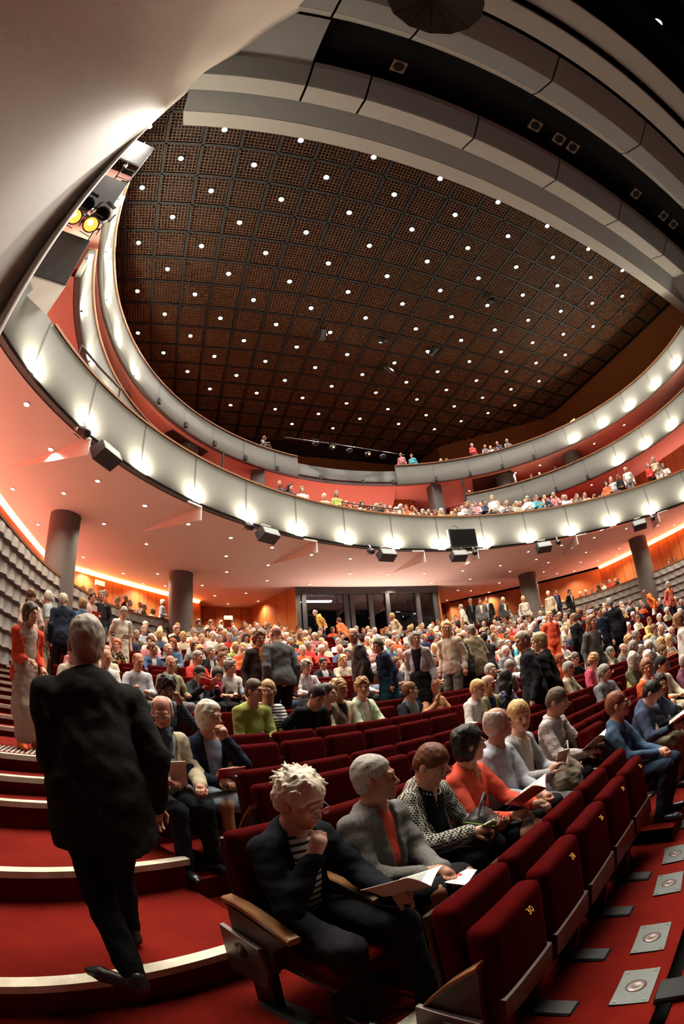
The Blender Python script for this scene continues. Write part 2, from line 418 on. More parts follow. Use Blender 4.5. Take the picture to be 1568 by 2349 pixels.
def add_head(s,J,lv):
    R=J['HR']; E=lambda c,r,k=.02,mode='u':s.ell(hpt(J,*c),r,R,k,mode)
    E((0,-.012,.030),(.073,.093,.086)); E((0,.030,-.035),(.059,.062,.085),.03); E((0,.045,-.083),(.043,.044,.036),.03)
    C=lambda a,b,r0,r1,k=.012,mode='u': s.cone(hpt(J,*a),hpt(J,*b),r0,r1,k,mode)
    for sg in (1,-1): E((sg*.076,-.006,-.018),(.013,.021,.033),.008)
    if lv<2:
        E((0,.074,-.108),(.022,.018,.017),.02)
        for sg in (1,-1): E((sg*.040,.060,-.032),(.022,.021,.021),.02); E((sg*.031,.101,-.006),(.019,.015,.013),.012,'s')
        C((-.034,.083,.016),(.034,.083,.016),.011,.011,.015)
        C((0,.088,.0),(0,.110,-.040),.0080,.0120,.012)
    else: C((0,.085,-.005),(0,.108,-.04),.012,.015,.012)
    if lv==0:
        for sg in (1,-1): E((sg*.013,.100,-.044),(.009,.010,.008),.008); E((sg*.031,.0815,-.0035),(.0150,.0128,.0098),.004); E((sg*.031,.0805,-.0175),(.0140,.0115,.0070),.004)
        C((-.019,.086,-.0675),(.019,.086,-.0675),.0065,.0065,.008); C((-.016,.087,-.081),(.016,.087,-.081),.0075,.0075,.008)
        C((-.022,.100,-.0745),(.022,.100,-.0745),.0045,.0045,.004,'s')
    s.cone(hpt(J,0,-.022,-.075),J['neck']-J['up']*.02,.056,.060,.03)
def hand(s,J,n,o,lv):
    sg=1 if n=='R' else -1; w=J['wr'+n]; e=J['el'+n]; f=(w-e)/np.linalg.norm(w-e)
    hd=np.array(o.get('h'+n,f),float); hd/=np.linalg.norm(hd)          # direction of the hand
    pn=np.array(o.get('n'+n,(0,0,-1)),float); pn-=pn@hd*hd; pn/=np.linalg.norm(pn)+1e-9     # palm normal
    th=np.cross(hd,pn)*(-sg)    # towards the thumb
    if 'tf'+n in o: th=-th
    c=w+hd*.045
    if lv>=2: s.ell(w+hd*.075,(.03,.03,.03),None,.03); s.cone(w,w+hd*.10,.028,.028,.03); return
    s.cone(w+hd*.01,w+hd*.075+th*.0,.030,.034,.02)
    P=lambda a,b,z: w+hd*a+th*b+pn*z
    for b in (-.024,-.008,.008,.025): s.cone(P(.03,b*.7,0),P(.088,b,0),.013,.0115,.012)
    if lv==1:
        for b in (-.022,0,.022): s.cone(P(.085,b,0),P(.135,b*.9,.03),.012,.009,.01)
        s.cone(P(.02,.025,.005),P(.085,.05,.03),.013,.009,.012); return
    cu=o.get('c'+n,.9)      # finger curl in radians per joint
    for b,L in ((-.026,.062),(-.009,.078),(.009,.084),(.026,.074)):
        p=P(.088,b,0); a=cu*.45
        for q,r in ((.42,.0098),(.32,.0088),(.26,.0078)):
            p2=p+(hd*math.cos(a)+pn*math.sin(a)+th*b*1.2)*L*q*1.05; s.cone(p,p2,r,r*.92,.003); p=p2; a+=cu*.75
    p=P(.022,.022,.008); p2=P(.060,.048,.018+.01*cu); p3=p2+(hd*.8+pn*(.3+.5*cu)-th*.25*cu)*.032
    s.cone(p,p2,.0145,.011,.010); s.cone(p2,p3,.0108,.0085,.004)
def add_torso(s,J,f=0,w=1.,belly=0.,k=.045):
    R=np.stack([J['rt'],J['fw'],J['up']],1)
    s.ell(J['pel']+np.array([0,-.01,.02]),(.160*w+f,.122+f,.14+f),None,k)
    s.ell(J['waist']+J['fw']*belly*.5,((.136+belly*.5)*w+f,.098+belly+f,.17+f),R,k)
    s.ell(J['chest'],(.148*w+f,.106+f,.19+f),R,k)
    s.cone(J['shL']-J['up']*.012+J['rt']*.02,J['shR']-J['up']*.012-J['rt']*.02,.052+f,.052+f,k)
    s.cone(J['neck']-J['up']*.035,J['neck']+J['up']*.03,.066+f*.6,.052+f*.4,.04)
def arms(s,J,f=0,k=.022,fore=True,end=1.):
    for n in 'LR':
        s.cone(J['sh'+n],J['el'+n],.050+f,.041+f,k)
        if fore: s.cone(J['el'+n],J['el'+n]+(J['wr'+n]-J['el'+n])*end,.041+f,.029+f*1.1,.02)
        elif end<1: pass
def legs(s,J,f=0,k=.03,low=True,end=1.):
    for n in 'LR':
        s.cone(J['hip'+n],J['kn'+n],.083+f,.058+f,k)
        if low: s.cone(J['kn'+n],J['kn'+n]+(J['an'+n]-J['kn'+n])*end,.056+f,.040+f,k)
HSZ={'bald','ring','short','bob','long','curly','wild','bun','tail'}
def hair_mesh(J,o,lv,seed):
    st=o.get('hair','short')
    if st=='bald': return None
    R=J['HR']; h=(.0045,.008,.013)[lv]; c=J['head']; lo=c-np.array([.19,.22,.34 if st in('long','tail') else .2]); hi=c+np.array([.19,.22,.22])
    s=Sdf(axes(lo,hi,h)); E=lambda c,r,k=.02,mode='u':s.ell(hpt(J,*c),r,R,k,mode)
    g={'short':.006,'ring':.004,'bob':.013,'long':.013,'curly':.019,'wild':.016,'bun':.005,'tail':.006}[st]
    E((0,-.016,.034),(.077+g,.097+g,.089+g))
    if st in('short','curly','wild','ring'): E((0,-.05,-.02),(.070+g,.060+g,.075+g),.03)
    if st in('bob',): E((0,-.030,-.04),(.088,.080,.100),.04)
    if st in('long',): 
        E((0,-.035,-.06),(.092,.078,.13),.04); s.cone(hpt(J,-.05,-.06,-.12),hpt(J,-.06,-.07,-.25),.055,.03,.04); s.cone(hpt(J,.05,-.06,-.12),hpt(J,.06,-.07,-.25),.055,.03,.04); s.cone(hpt(J,0,-.075,-.12),hpt(J,0,-.09,-.27),.06,.03,.04)
    if st=='bun': E((0,-.115,.02),(.04,.035,.04),.015)
    if st=='tail': E((0,-.115,.0),(.032,.03,.03),.015); s.cone(hpt(J,0,-.125,-.01),hpt(J,0,-.13,-.16),.026,.012,.015)
    s.noise({'curly':.014,'wild':.006,'long':.008,'bob':.007}.get(st,.005),{'curly':75,'wild':60}.get(st,48),seed,(1,1,.45) if st not in('curly',) else (1,1,1))
    fr={'short':.052,'curly':.060,'wild':.030,'bob':.058,'long':.066,'bun':.070,'tail':.066,'ring':.0}[st]
    E((0,.125,-.055),(.083,.085,.030+fr+.03),.03,'s'); E((0,.10,-.09),(.079,.084,.090),.02,'s')
    if st=='ring': E((0,.07,.05),(.078,.105,.075),.015,'s')
    if st in('short','ring','curly','wild','bun','tail'):
        E((0,.02,-.12),(.13,.095,.075),.01,'s')
        for sg in (1,-1): E((sg*.085,.0,-.035),(.03,.024,.036),.008,'s')
    if st in('ring',) : E((0,.035,.12),(.075 if st=='ring' else .03,.115 if st=='ring' else .06,.055),.02,'s')
    if st=='wild':
        r=np.random.RandomState(seed+3)
        for _ in range(190):
            a,b=r.uniform(-.9,math.pi+.9),r.uniform(.05,1.35); d=np.array([math.cos(a)*math.cos(b-.1)*1.0,-math.sin(a)*math.cos(b-.1),math.sin(b)])
            if d[1]>.55 and d[2]<.55: continue
            p=d*np.array([.088,.108,.096])+np.array([0,-.016,.034]); t=d*r.uniform(.004,.016)+np.array([r.uniform(-.022,.022),r.uniform(-.03,.010),r.uniform(-.018,.014)])
            s.cone(hpt(J,*p),hpt(J,*(p+t)),.011,.0042,.008)
    # keep clear of the skull so no scalp pokes out of the front hairline
    V,F=s.mesh(); return (V,F) if len(F) else None
def face_attrs(me,J,V):
    L=(V-J['head'])@J['HR']; x,y,z=L[:,0],L[:,1],L[:,2]
    def at(n,v):
        a=me.attributes.new(n,'FLOAT','POINT'); a.data.foreach_set('value',v.astype(np.float32))
    g=lambda d,w: np.clip(1.6*np.exp(-(d/w)**2)-.25,0,1)
    fr=y>.06
    at('lip',np.where(fr,.85*g(np.hypot(x/2.4,(z+.0745)),.0115),0))
    at('brow',np.where(fr,.75*g(np.hypot((np.abs(x)-.031)/2.6,(z-.0175)),.007),0))
    at('eye',np.where(fr&(y>.07),g(np.hypot((np.abs(x)-.031)/1.7,(z+.007)),.0085),0) if not J.get('eyes') else 0*x)
SKIN=[(.50,.27,.185),(.56,.32,.23),(.46,.235,.155),(.60,.36,.27),(.40,.20,.13)]
def part(name,VF,mat,root,props=None,smooth=True):
    if VF is None: return None
    me=arr_mesh(name,*VF); o=mesh_obj(name,me,mat,root,smooth)
    for k,v in (props or {}).items(): o[k]=list(v)
    return o
def figure(o, loc, rz, lv=1, seed=0, label=None, group=None):
    """o: description dict. Builds person > body, hair and each piece of clothing"""
    J=skeleton(o); root=empty('person',loc,rz,label,'person',group); seat=o.get('pose','sit')=='sit'
    sk=o.get('skin',SKIN[seed%len(SKIN)]); hc=o.get('hcol',(.35,.32,.28)); w=o.get('wide',1.); bl=o.get('belly',.02)
    pts=np.array([v for k,v in J.items() if k[:2] in('pe','ne','he','sh','el','wr','hi','kn','an','to')])
    lo=pts.min(0)-.20; hi=pts.max(0)+.20; lo[2]=max(lo[2],-.02); hi[2]=J['head'][2]+.17
    h=(.0115,.016,.024)[lv]; fine=[(J['head']-np.array([0,0,.01]),.135,(.0048,.0085,.014)[lv])]
    if lv==0: fine+=[(J['wr'+n],.13,.0062) for n in 'LR' if o.get('fine'+n,1)]
    J['eyes']=lv==0
    if lv<2:
        s=Sdf(axes(lo,hi,h,fine)); add_torso(s,J,0,w,bl); add_head(s,J,lv); arms(s,J); legs(s,J)
        for n in 'LR':
            hand(s,J,n,o,lv); s.cone(J['an'+n]+np.array([0,-.03,-.05]),J['to'+n],.035,.03,.03)
        V,F=s.mesh(); b=part('body',(V,F),M['skin'],root,{'skin_col':sk,'hair_col':o.get('bcol',hc)}); face_attrs(b.data,J,V)
    part('hair',hair_mesh(J,o,lv,seed),M['hair'],root,{'hair_col':hc})
    # trousers / skirt
    hg=(.010,.015,.022)[lv]; kind=o.get('bot','trousers'); bc=o.get('bcolr',(.03,.03,.035))
    s=Sdf(axes(lo-.05,hi,hg)); f=.014
    if kind=='trousers':
        s.ell(J['pel']+np.array([0,-.01,.03]),(.17*w+f,.13+f,.13),None,.05); legs(s,J,f+.004,.03,True,.97)
        s.noise(.007,30,seed+5)
        part('trousers',s.mesh(),M[o.get('bmat','cloth_plain')],root,{'col':bc,'col2':bc})
    elif kind=='skirt':
        s.ell(J['pel']+np.array([0,-.01,.03]),(.17*w+f,.13+f,.13),None,.05)
        e=o.get('sk',.95)
        for n in 'LR': s.cone(J['hip'+n],J['hip'+n]+(J['kn'+n]-J['hip'+n])*e,.10,.078,.06)
        mid=(J['knL']+J['knR'])/2; s.cone(J['pel'],J['pel']+(mid-J['pel'])*e,.10,.075,.06)
        if not seat: s.cone(J['pel'],J['pel']+np.array([0,0,-.50*e]),.16,.20,.06)
        if o.get('longskirt'):
            for n in 'LR': s.cone(J['kn'+n],J['an'+n]+np.array([0,0,.08]),.09,.08,.06)
            s.cone((J['knL']+J['knR'])/2,(J['anL']+J['anR'])/2+np.array([0,0,.08]),.10,.10,.06)
        s.noise(.006,28,seed+5); part('skirt',s.mesh(),M[o.get('bmat','cloth_plain')],root,{'col':bc,'col2':o.get('bcol2',bc)})
    # shoes
    if lv<2 and not o.get('noshoe'):
        for n in 'LR':
            a=J['an'+n]; t=J['to'+n]; q0=np.minimum(a,t)-.14; q1=np.maximum(a,t)+.16; q1[2]=a[2]+.1
            s=Sdf(axes(q0,q1,(.008,.014,.022)[lv])); s.cone(a+np.array([0,-.035,-.048]),t,.038,.040,.02); s.cone(t,t+(t-a)*.35*np.array([1,1,0]),.038,.026,.02); s.cone(a+np.array([0,-.02,.0]),a+np.array([0,-.03,-.04]),.042,.04,.02)
            part('shoe',s.mesh(),M[o.get('smat','shoe')],root)
    # upper clothes
    tk=o.get('top','shirt'); tc=o.get('tcol',(.6,.6,.58)); t2=o.get('tcol2',tc); tm=M[o.get('tmat','cloth_plain')]
    lo2=lo.copy(); lo2[2]=max(lo[2],J['pel'][2]-.42); fn=[]
    def garment(f,sleeve,hem,neck,open_=0,nz=.010,sd=0,belly=bl,collar=0):
        s=Sdf(axes(lo2-.02,hi,hg)); add_torso(s,J,f,w,belly)
        if hem and not seat:
            s.ell(J['pel']+np.array([0,-.01,-hem*.5]),(.182*w+f,.146+f,hem*1.9+.03),None,.06)
            s.d=np.maximum(s.d,np.clip(J['pel'][2]-hem-s.ax[2],-1,1)[None,None,:]-.25*0)
        if hem and seat:
            for sg in (1,-1): s.cone(J['pel']+np.array([sg*.10*w,-.03,-.02]),J['pel']+np.array([sg*.145*w,.14*hem/.15,-.02]),.07+f,.05+f,.05)
        if sleeve=='long': arms(s,J,f+.003,.02,True,.97)
        elif sleeve=='short':
            for n in 'LR': s.cone(J['sh'+n],J['sh'+n]+(J['el'+n]-J['sh'+n])*.75,.058+f,.056+f,.03)
        if collar:
            R=np.stack([J['rt'],J['fw'],J['up']],1)
            s.ell(J['neck']+J['up']*.012-J['fw']*.012,(.080+f*.6,.082+f*.6,.034),R,.015)
        s.noise(nz,22,seed+sd,(1,1,.8))
        if neck: s.cone(J['neck']+J['up']*.03+J['fw']*.015,hpt(J,0,.0,-.07)+J['up']*.02,.066+.003*collar,.085,.006,'s')
        if neck>1:
            p=J['neck']+J['fw']*(.10+f)+J['up']*.01; s.cone(p,p-J['up']*.13,.045,.006,.006,'s')
        if open_:
            p=J['neck']+J['fw']*(.095+f)+J['up']*.005; q=J['waist']+J['fw']*(.125+f+belly)-J['up']*.02
            s.cone(p,q,.062*open_,.034*open_,.008,'s')
            if open_>1.2: s.cone(q,J['pel']+J['fw']*(.2+f+belly)-J['up']*.05,.03*open_,.10*open_,.01,'s')
        return s.mesh()
    if tk in('jacket','cardigan'):
        f=.019 if tk=='jacket' else .015
        part('shirt',garment(.006,None,0,2 if o.get('vneck') else 1,0,.004,3,bl,1 if tk=='jacket' else 0),M[o.get('imat','cloth_plain')],root,{'col':o.get('icol',(.6,.6,.58)),'col2':o.get('icol2',(.1,.1,.1))})
        part('jacket' if tk=='jacket' else 'cardigan',garment(f,'long',o.get('hem',.15),1,o.get('open',1.),.011,0,bl,1),tm,root,{'col':tc,'col2':t2})
        if o.get('tie'):
            m=MB(); p=J['neck']+J['fw']*.10+J['up']*-.01; q=J['waist']+J['fw']*(.135+bl); r=J['rt']
            pts=[p-r*.014,p+r*.014,p+(q-p)*.5+r*.022+J['fw']*.022,q+r*.03+J['fw']*.012,q-r*.03+J['fw']*.012,p+(q-p)*.5-r*.022+J['fw']*.022]
            m.quad(pts[0],pts[1],pts[2],pts[5]); m.quad(pts[5],pts[2],pts[3],pts[4]); t=m.build('necktie',M['cloth_plain'],root,solid=.006); t['col']=list(o['tie']); t['col2']=list(o['tie'])
    elif tk=='tee': part('t_shirt',garment(.010,'short',o.get('hem',.10),o.get('neck',1),0,.008),tm,root,{'col':tc,'col2':t2})
    elif tk=='vest': part('sleeveless_top',garment(.008,None,o.get('hem',.08),2,0,.006),tm,root,{'col':tc,'col2':t2})
    else: part('pullover' if tk=='knit' else 'shirt',garment(.014 if tk=='knit' else .010,'long' if not o.get('short') else 'short',o.get('hem',.10),o.get('neck',1),0,.010,0,bl,1 if tk=='shirt' else 0),tm,root,{'col':tc,'col2':t2})
    if lv==0:
        for sg in (1,-1):
            c=hpt(J,sg*.031,.0822,-.0085); m=MB(); 
            prof=[(max(1e-4,.0122*math.sin(a)),-.0122*math.cos(a)) for a in np.linspace(.02,3.12,9)]
            RM=Matrix(J['HR'].tolist())@Matrix.Rotation(-math.pi/2,3,'X')
            m.lathe(prof,10,RM,c)
            e=m.build('eye',[M['eyew'],M['iris']],root,True)
            fy=Vector((J['HR']@np.array([o.get('gaze',0),1,0])).tolist()).normalized()
            for p in e.data.polygons:
                if (p.center-Vector(c)).normalized().dot(fy)>.80: p.material_index=1
    if o.get('glasses') and lv<2: spectacles(J,root)
    if o.get('scarf'):
        s=Sdf(axes(J['neck']-.2,J['neck']+.2,hg)); s.ell(J['neck']+J['up']*.02,(.098,.10,.045),None,.02); s.cone(J['neck']+J['fw']*.10,J['chest']+J['fw']*.15-J['up']*.02,.045,.035,.03)
        s.noise(.010,55,seed); s.cone(J['neck']+J['up']*.02,hpt(J,0,0,-.05),.058,.075,.005,'s'); part('scarf',s.mesh(),M['cloth_plain'],root,{'col':o['scarf'],'col2':o['scarf']})
    if o.get('necklace'):
        R=np.stack([J['rt'],J['fw'],J['up']],1); m=MB(); g=o['necklace']
        for i in range(26):
            a=2*math.pi*i/26; p=J['neck']+R@np.array([.078*math.sin(a),.020+.082*math.cos(a),-.005-.035*math.cos(a)])
            m.lathe([(.001,-.006),(.0055,-.003),(.0055,.003),(.001,.006)],6,None,p)
        m.build('necklace',M[g],root,True)
    if o.get('watch'):
        n=o['watch']; p=J['wr'+n]; d=(J['wr'+n]-J['el'+n]); d/=np.linalg.norm(d); m=MB(); m.tube([tuple(p-d*.03),tuple(p-d*.012)],[.036,.035],12,False); m.build('bracelet',M['goldm'],root,True)
    return root,J
def spectacles(J,root):
    m=MB(); g=MB(); P=lambda x,y,z: tuple(hpt(J,x,y,z))
    for sg in (1,-1):
        ring=[(sg*.033+.023*math.cos(a)*1.05,.117-.25*abs(.023*math.cos(a)*sg)*0,-.009+.017*math.sin(a)) for a in np.linspace(0,2*math.pi,15)]
        m.tube([P(*p) for p in ring],.0014,5,False); g.quad(*[P(*p) for p in ring[:-1]])
        m.tube([P(sg*.057,.115,-.003),P(sg*.078,.06,.0),P(sg*.083,.0,-.002)],.0013,5)
    m.tube([P(-.010,.118,-.005),P(0,.121,-.003),P(.010,.118,-.005)],.0014,5)
    f=m.build('glasses',M['gmetal'],root,True); g.build('lens',M['lens'],f)
def local_to_world(root,p):
    a=root.rotation_euler[2]; c,s=math.cos(a),math.sin(a); return (root.location[0]+c*p[0]-s*p[1],root.location[1]+s*p[0]+c*p[1],root.location[2]+p[2])
# ------------------------------------------------------------------ the hall
AX=8.05
def struct(o): o['kind']='structure'; return o
def polar(R,a,c=RC): a=math.radians(a); return (c[0]+R*math.sin(a),c[1]+R*math.cos(a))
def arc(R,a0,a1,n,c=RC): return [polar(R,a0+(a1-a0)*i/n,c) for i in range(n+1)]
Z=lambda h: h+CAMZ
# --- stepped floor of the stalls
def aisle_span(R):
    # from the parapet foot to the ends of the rows, along an arc of the rake
    a=-60
    while a<0:
        x,y=polar(R,a); 
        lim=-3.8 if y<11 else -3.8+(y-11)*.22
        if x>lim: break
        a+=.1
    return a, a+math.degrees(2.2/R)
def build_floor():
    front=[(9.5,-.225),(14.15,-.225),(14.15,-.42),(14.23,-.42),(14.23,-.225)]
    back=[]; z=.97
    for j in range(14):
        r=21.2+.9*j-.9; back+=[(r,z),(r,z+.22)]; z+=.22
    back.append((44,z))
    def steps(lv):
        p=[]
        for k in range(5): p+=[(15.2+.9*k,lv[k]),(15.2+.9*k,lv[k+1])]
        return p
    pa=front+steps([-.225,0,.225,.45,.675,.97])+back; pb=front+steps(FL+[.97])+back
    for nm,prof,a0,a1 in (('floor_aisle',pa,-75,-29.05),('floor',pb,-29.05,75)):
        n=int((a1-a0)/1.2); A=[a0+(a1-a0)*i/n for i in range(n+1)]
        struct(MB().grid([[(*polar(r,a),z) for a in A] for r,z in prof]).build(nm,M['carpet']))
    m=MB()
    for (r0,z0),(r1,z1),(q0,y0),(q1,y1) in zip(pa,pa[1:],pb,pb[1:]):
        if r1-r0>.3 and abs(z0-y0)>.005: m.quad((*polar(r0,-29.05),z0),(*polar(r1,-29.05),z1),(*polar(q1,-29.05),y1),(*polar(q0,-29.05),y0))
    struct(m.build('floor_aisle_edge',M['carpet']))
    A=[-75+150*i/120 for i in range(121)]
    m=MB(); m.grid([[(*polar(r,a),z) for a in A] for r,z in ((14.146,-.222),(14.154,-.42),(14.226,-.41),(14.234,-.222))]); struct(m.build('floor_gap',M['void']))
    # stair nosings across the left aisle, one strip per step
    N=[]
    for k in range(4): N.append((15.2+.9*k,-.225+.225*(k+1)))
    h=[(18.16,.825),(18.45,.97)]
    for r,zz in N+h:
        a1=-28.95; a0=-38 if r<17 else -35.5
        m=MB()
        for i in range(24):
            p=[polar(rr,a0+(a1-a0)*t/24) for rr in (r-.035,r+.045) for t in (i,i+1)]
            p0,p1,p2,p3=p
            m.quad((*p0,zz+.012),(*p1,zz+.012),(*p3,zz+.012),(*p2,zz+.012)); m.quad((*p0,zz-.035),(*p1,zz-.035),(*p1,zz+.012),(*p0,zz+.012))
        o=m.build('stair_nosing',M['nose'],None,False,0,0); N_OBJ.append((o,r,zz))
    # steps between row levels inside the aisle
    m=MB()
    def wedge(r0,r1,z0,z1,a0,a1):
        P0=arc(r0,a0,a1,16); P1=arc(r1,a0,a1,16)
        m.grid([[(*p,z0) for p in P0],[(*p,z1) for p in P0],[(*p,z1) for p in P1],[(*p,z0) for p in P1]])
        for P,Q in ((P0[0],P1[0]),(P0[-1],P1[-1])): m.quad((*P,z0),(*P,z1),(*Q,z1),(*Q,z0))
    wedge(18.16,18.46,.6,.825,-35.5,-29); wedge(18.45,18.85,.6,.97,-35.5,-29)
    for j in range(12):
        r=20.3+.9*j; zz=.97+.22*j; A0,A1=aisle_span(r); wedge(r-.42,r+.02,zz-.02,zz+.11,A0,A1)
    struct(m.build('floor_aisle_steps',M['carpet']))
    for j in range(12):
        if j>9: break
        for rr,zz in ((20.3+.9*j-.42,.97+.22*j+.11),(20.3+.9*j,.97+.22*(j+1))):
            m=MB()
            A0,A1=aisle_span(rr); P0=arc(rr-.02,A0,A1,12); P1=arc(rr+.045,A0,A1,12)
            m.grid([[(*p,zz-.04) for p in P0],[(*p,zz+.01) for p in P0],[(*p,zz+.01) for p in P1]])
            o=m.build('stair_nosing',M['nose']); N_OBJ.append((o,rr,zz))
    # short nosing end in front of the end seat of the first row
    ordn=['lowest','second','third','fourth','fifth','sixth']
    N_OBJ.sort(key=lambda q:q[1])
    for i,(o,r,zz) in enumerate(N_OBJ):
        tag(o,'pale metal stair nosing on the red aisle, %s step up from the front'%(ordw(i) if i else 'lowest'),'stair nosing','aisle stair nosings')
    m=MB()      # tactile studs before the upper flight
    for i in range(6):
        for j in range(30):
            p=polar(18.62+.07*i,-34.8+.155*j+(i%2)*.08); m.lathe([(.017,0),(.012,.006),(.001,.007)],6,None,(*p,.972))
    tag(m.build('tactile_studs',M['white']),'rows of small white warning studs on the red landing','floor studs',kind='stuff')
N_OBJ=[]
ORD=['first','second','third','fourth','fifth','sixth','seventh','eighth','ninth','tenth','eleventh','twelfth','thirteenth','fourteenth','fifteenth','sixteenth','seventeenth','eighteenth','nineteenth','twentieth']
def ordw(i):
    T=['','','twenty','thirty','forty','fifty','sixty','seventy','eighty','ninety']
    if i<20: return ORD[i]
    n=i+1; t,u=divmod(n,10)
    if u==0: return T[t][:-1]+'ieth'
    return T[t]+'-'+ORD[u-1]

build_floor()
# --- side parapets with rows of pyramid relief, and the boxes behind them
PAR=[(-3.95,-6),(-3.95,2),(-3.95,8.),(-3.95,11.1),(-3.55,12.9),(-3.0,15.0),(-2.3,16.3),(-1.5,17.15),(-.6,17.8),(.5,18.75)]
def resample(P,st):
    out=[P[0]]; acc=0; P=[Vector((*p,0)) for p in P]; pts=[P[0]]
    L=[0]
    for a,b in zip(P,P[1:]): L.append(L[-1]+(b-a).length)
    n=int(L[-1]/st)
    for i in range(n+1):
        s=L[-1]*i/n; k=max(j for j in range(len(L)) if L[j]<=s+1e-9); k=min(k,len(P)-2)
        t=(s-L[k])/max(L[k+1]-L[k],1e-9); pts.append(P[k].lerp(P[k+1],t))
    return [(p.x,p.y) for p in pts[1:]]
def smooth_poly(P,it=2):
    for _ in range(it):
        Q=[P[0]]
        for a,b in zip(P,P[1:]): Q+=[(a[0]*.75+b[0]*.25,a[1]*.75+b[1]*.25),(a[0]*.25+b[0]*.75,a[1]*.25+b[1]*.75)]
        P=Q+[P[-1]]
    return P
def parapet(side):
    P=resample(smooth_poly(PAR),.42); top=Z(3.05); n=len(P)
    f=(lambda p:p) if side=='left' else (lambda p:(2*AX-p[0],p[1]))
    sg=1 if side=='left' else -1
    m=MB(); nrm=[]
    for i in range(n):
        a=P[max(i-1,0)]; b=P[min(i+1,n-1)]; d=Vector((b[0]-a[0],b[1]-a[1])).normalized(); nrm.append((d.y,-d.x))
    zb=-.5; bands=[top-.34*j for j in range(15)]
    def pt(i,z,o=0): q=f((P[i][0]+nrm[i][0]*o,P[i][1]+nrm[i][1]*o)); return (q[0],q[1],z)
    for z1,z0 in zip(bands,bands[1:]):
        for i in range(n-1):
            a,b,c,d=pt(i,z0,.02),pt(i+1,z0,.02),pt(i+1,z1,.02),pt(i,z1,.02)
            l0,l1=pt(i,z0+.03,.07),pt(i+1,z0+.03,.07)
            m0=[(pt(i,z0+.04,.13)[k]+pt(i+1,z0+.04,.13)[k])/2 for k in range(3)]; m1=[(c[k]+d[k])/2 for k in range(3)]
            m.quad(l0,m0,m1,d); m.quad(m0,l1,c,m1); m.quad(a,m0,l0); m.quad(a,b,m0); m.quad(b,l1,m0)
    # back and top
    m.grid([[pt(i,zb,-.12) for i in range(n)],[pt(i,top,-.12) for i in range(n)],[pt(i,top,.02) for i in range(n)]])
    struct(m.build('wall_parapet_'+side,M['pyr']))
    r=MB(); r.grid([[pt(i,top-.02,.05) for i in range(n)],[pt(i,top+.05,.05) for i in range(n)],[pt(i,top+.05,-.14) for i in range(n)],[pt(i,top-.02,-.14) for i in range(n)]])
    struct(r.build('trim_parapet_rail_'+side,M['rail']))
    fl=MB(); W=-5.9 if side=='left' else 22.0
    fl.grid([[pt(i,top-.95,-.1) for i in range(n)],[(W if P[i][1]<17 else f((P[i][0]-2.2,0))[0],P[i][1]+(0 if P[i][1]<14 else (P[i][1]-14)*1.1),top-.95) for i in range(n)]])
    struct(fl.build('floor_box_'+side,M['carpet']))
parapet('left'); parapet('right')
# --- timber walls of the stalls
def wall_strip(name,pts,z0,z1,mat):
    m=MB(); m.grid([[(*p,z0) for p in pts],[(*p,z1) for p in pts]]); return struct(m.build(name,mat))
WL=[(-5.9,-6),(-5.9,16.6),(.4,22.5)]; WR=[(22,-6),(22,16.8),(15.0,23.2)]
ZS=Z(4.98)
wall_strip('wall_left',WL,-.5,ZS-.10,M['wood']); wall_strip('wall_right',WR,-.5,ZS-.10,M['wood'])
wall_strip('wall_back_left',[(.4,22.5),(.5,23.9),(3.14,23.9),(4.58,19.3)],1,ZS,M['wood'])
wall_strip('wall_back_right',[(11.72,19.3),(13.0,23.9),(15.0,23.9),(15.0,23.2)],1,ZS,M['wood'])
wall_strip('wall_left_cornice',[(p[0]+.0,p[1]) for p in WL],ZS-.1,ZS+.3,M['rose']); 
# light coves along the tops of the side walls: warm strip hidden behind a small lip
def cove(side,a,b,mat,name):
    (x0,y0),(x1,y1)=a,b; d=Vector((x1-x0,y1-y0,0)); L=d.length; d.normalize(); nn=Vector((d.y,-d.x,0))*(1 if side=='left' else -1)
    m=MB(); P=lambda t,o,z: tuple(Vector((x0,y0,0))+d*t+nn*o+Vector((0,0,z)))
    m.quad(P(0,.02,ZS-.16),P(L,.02,ZS-.16),P(L,.16,ZS-.03),P(0,.16,ZS-.03))
    o=m.build('cove_light',mat); tag(o,name,'cove light','coves above the timber walls')
cove('left',(-5.88,2.0),(-5.88,16.5),M['coveR'],'glowing red light cove above the left stalls side wall')
cove('left',(-5.85,16.65),(.3,22.4),M['cove'],'glowing amber light cove above the angled wall behind the left columns')
cove('right',(21.98,8.0),(21.98,16.7),M['cove'],'glowing amber light cove above the right side wall')
def trough(name,pts,z,mat,w=.14,off=.10,side=1):  # added, unseen glowing strips that brighten the soffits and outer walls
    for i,(a,b) in enumerate(zip(pts,pts[1:])):
        d=Vector((b[0]-a[0],b[1]-a[1],0)); L=d.length; d.normalize(); nn=Vector((d.y,-d.x,0))*side; P=lambda t,o: tuple(Vector((a[0],a[1],z))+d*t+nn*o)
        m=MB(); m.quad(P(.1,off),P(L-.1,off),P(L-.1,off+w),P(.1,off+w)); o=m.build('trough_light',mat); tag(o,name%('%s stretch'%ORD[i]),'trough light','added hidden fill strips along the outer walls')
trough('added uplight strip on the left wall behind the grey parapet, %s',[(-5.9,2.0),(-5.9,16.6),(.2,22.3)],Z(2.45),M['upred'])
trough('added uplight strip on the right wall behind the grey parapet, %s',[(22,2.0),(22,16.6),(15.9,22.3)],Z(2.45),M['upred'],side=-1)
trough('added uplight strip on the left wall of the middle tier, %s',[(-5.9,3.0),(-5.9,16.6),(.2,22.3)],Z(9.6),M['uprose']); trough('added uplight strip on the right wall of the middle tier, %s',[(22,3.0),(22,16.6),(15.9,22.3)],Z(9.6),M['uprose'],side=-1)
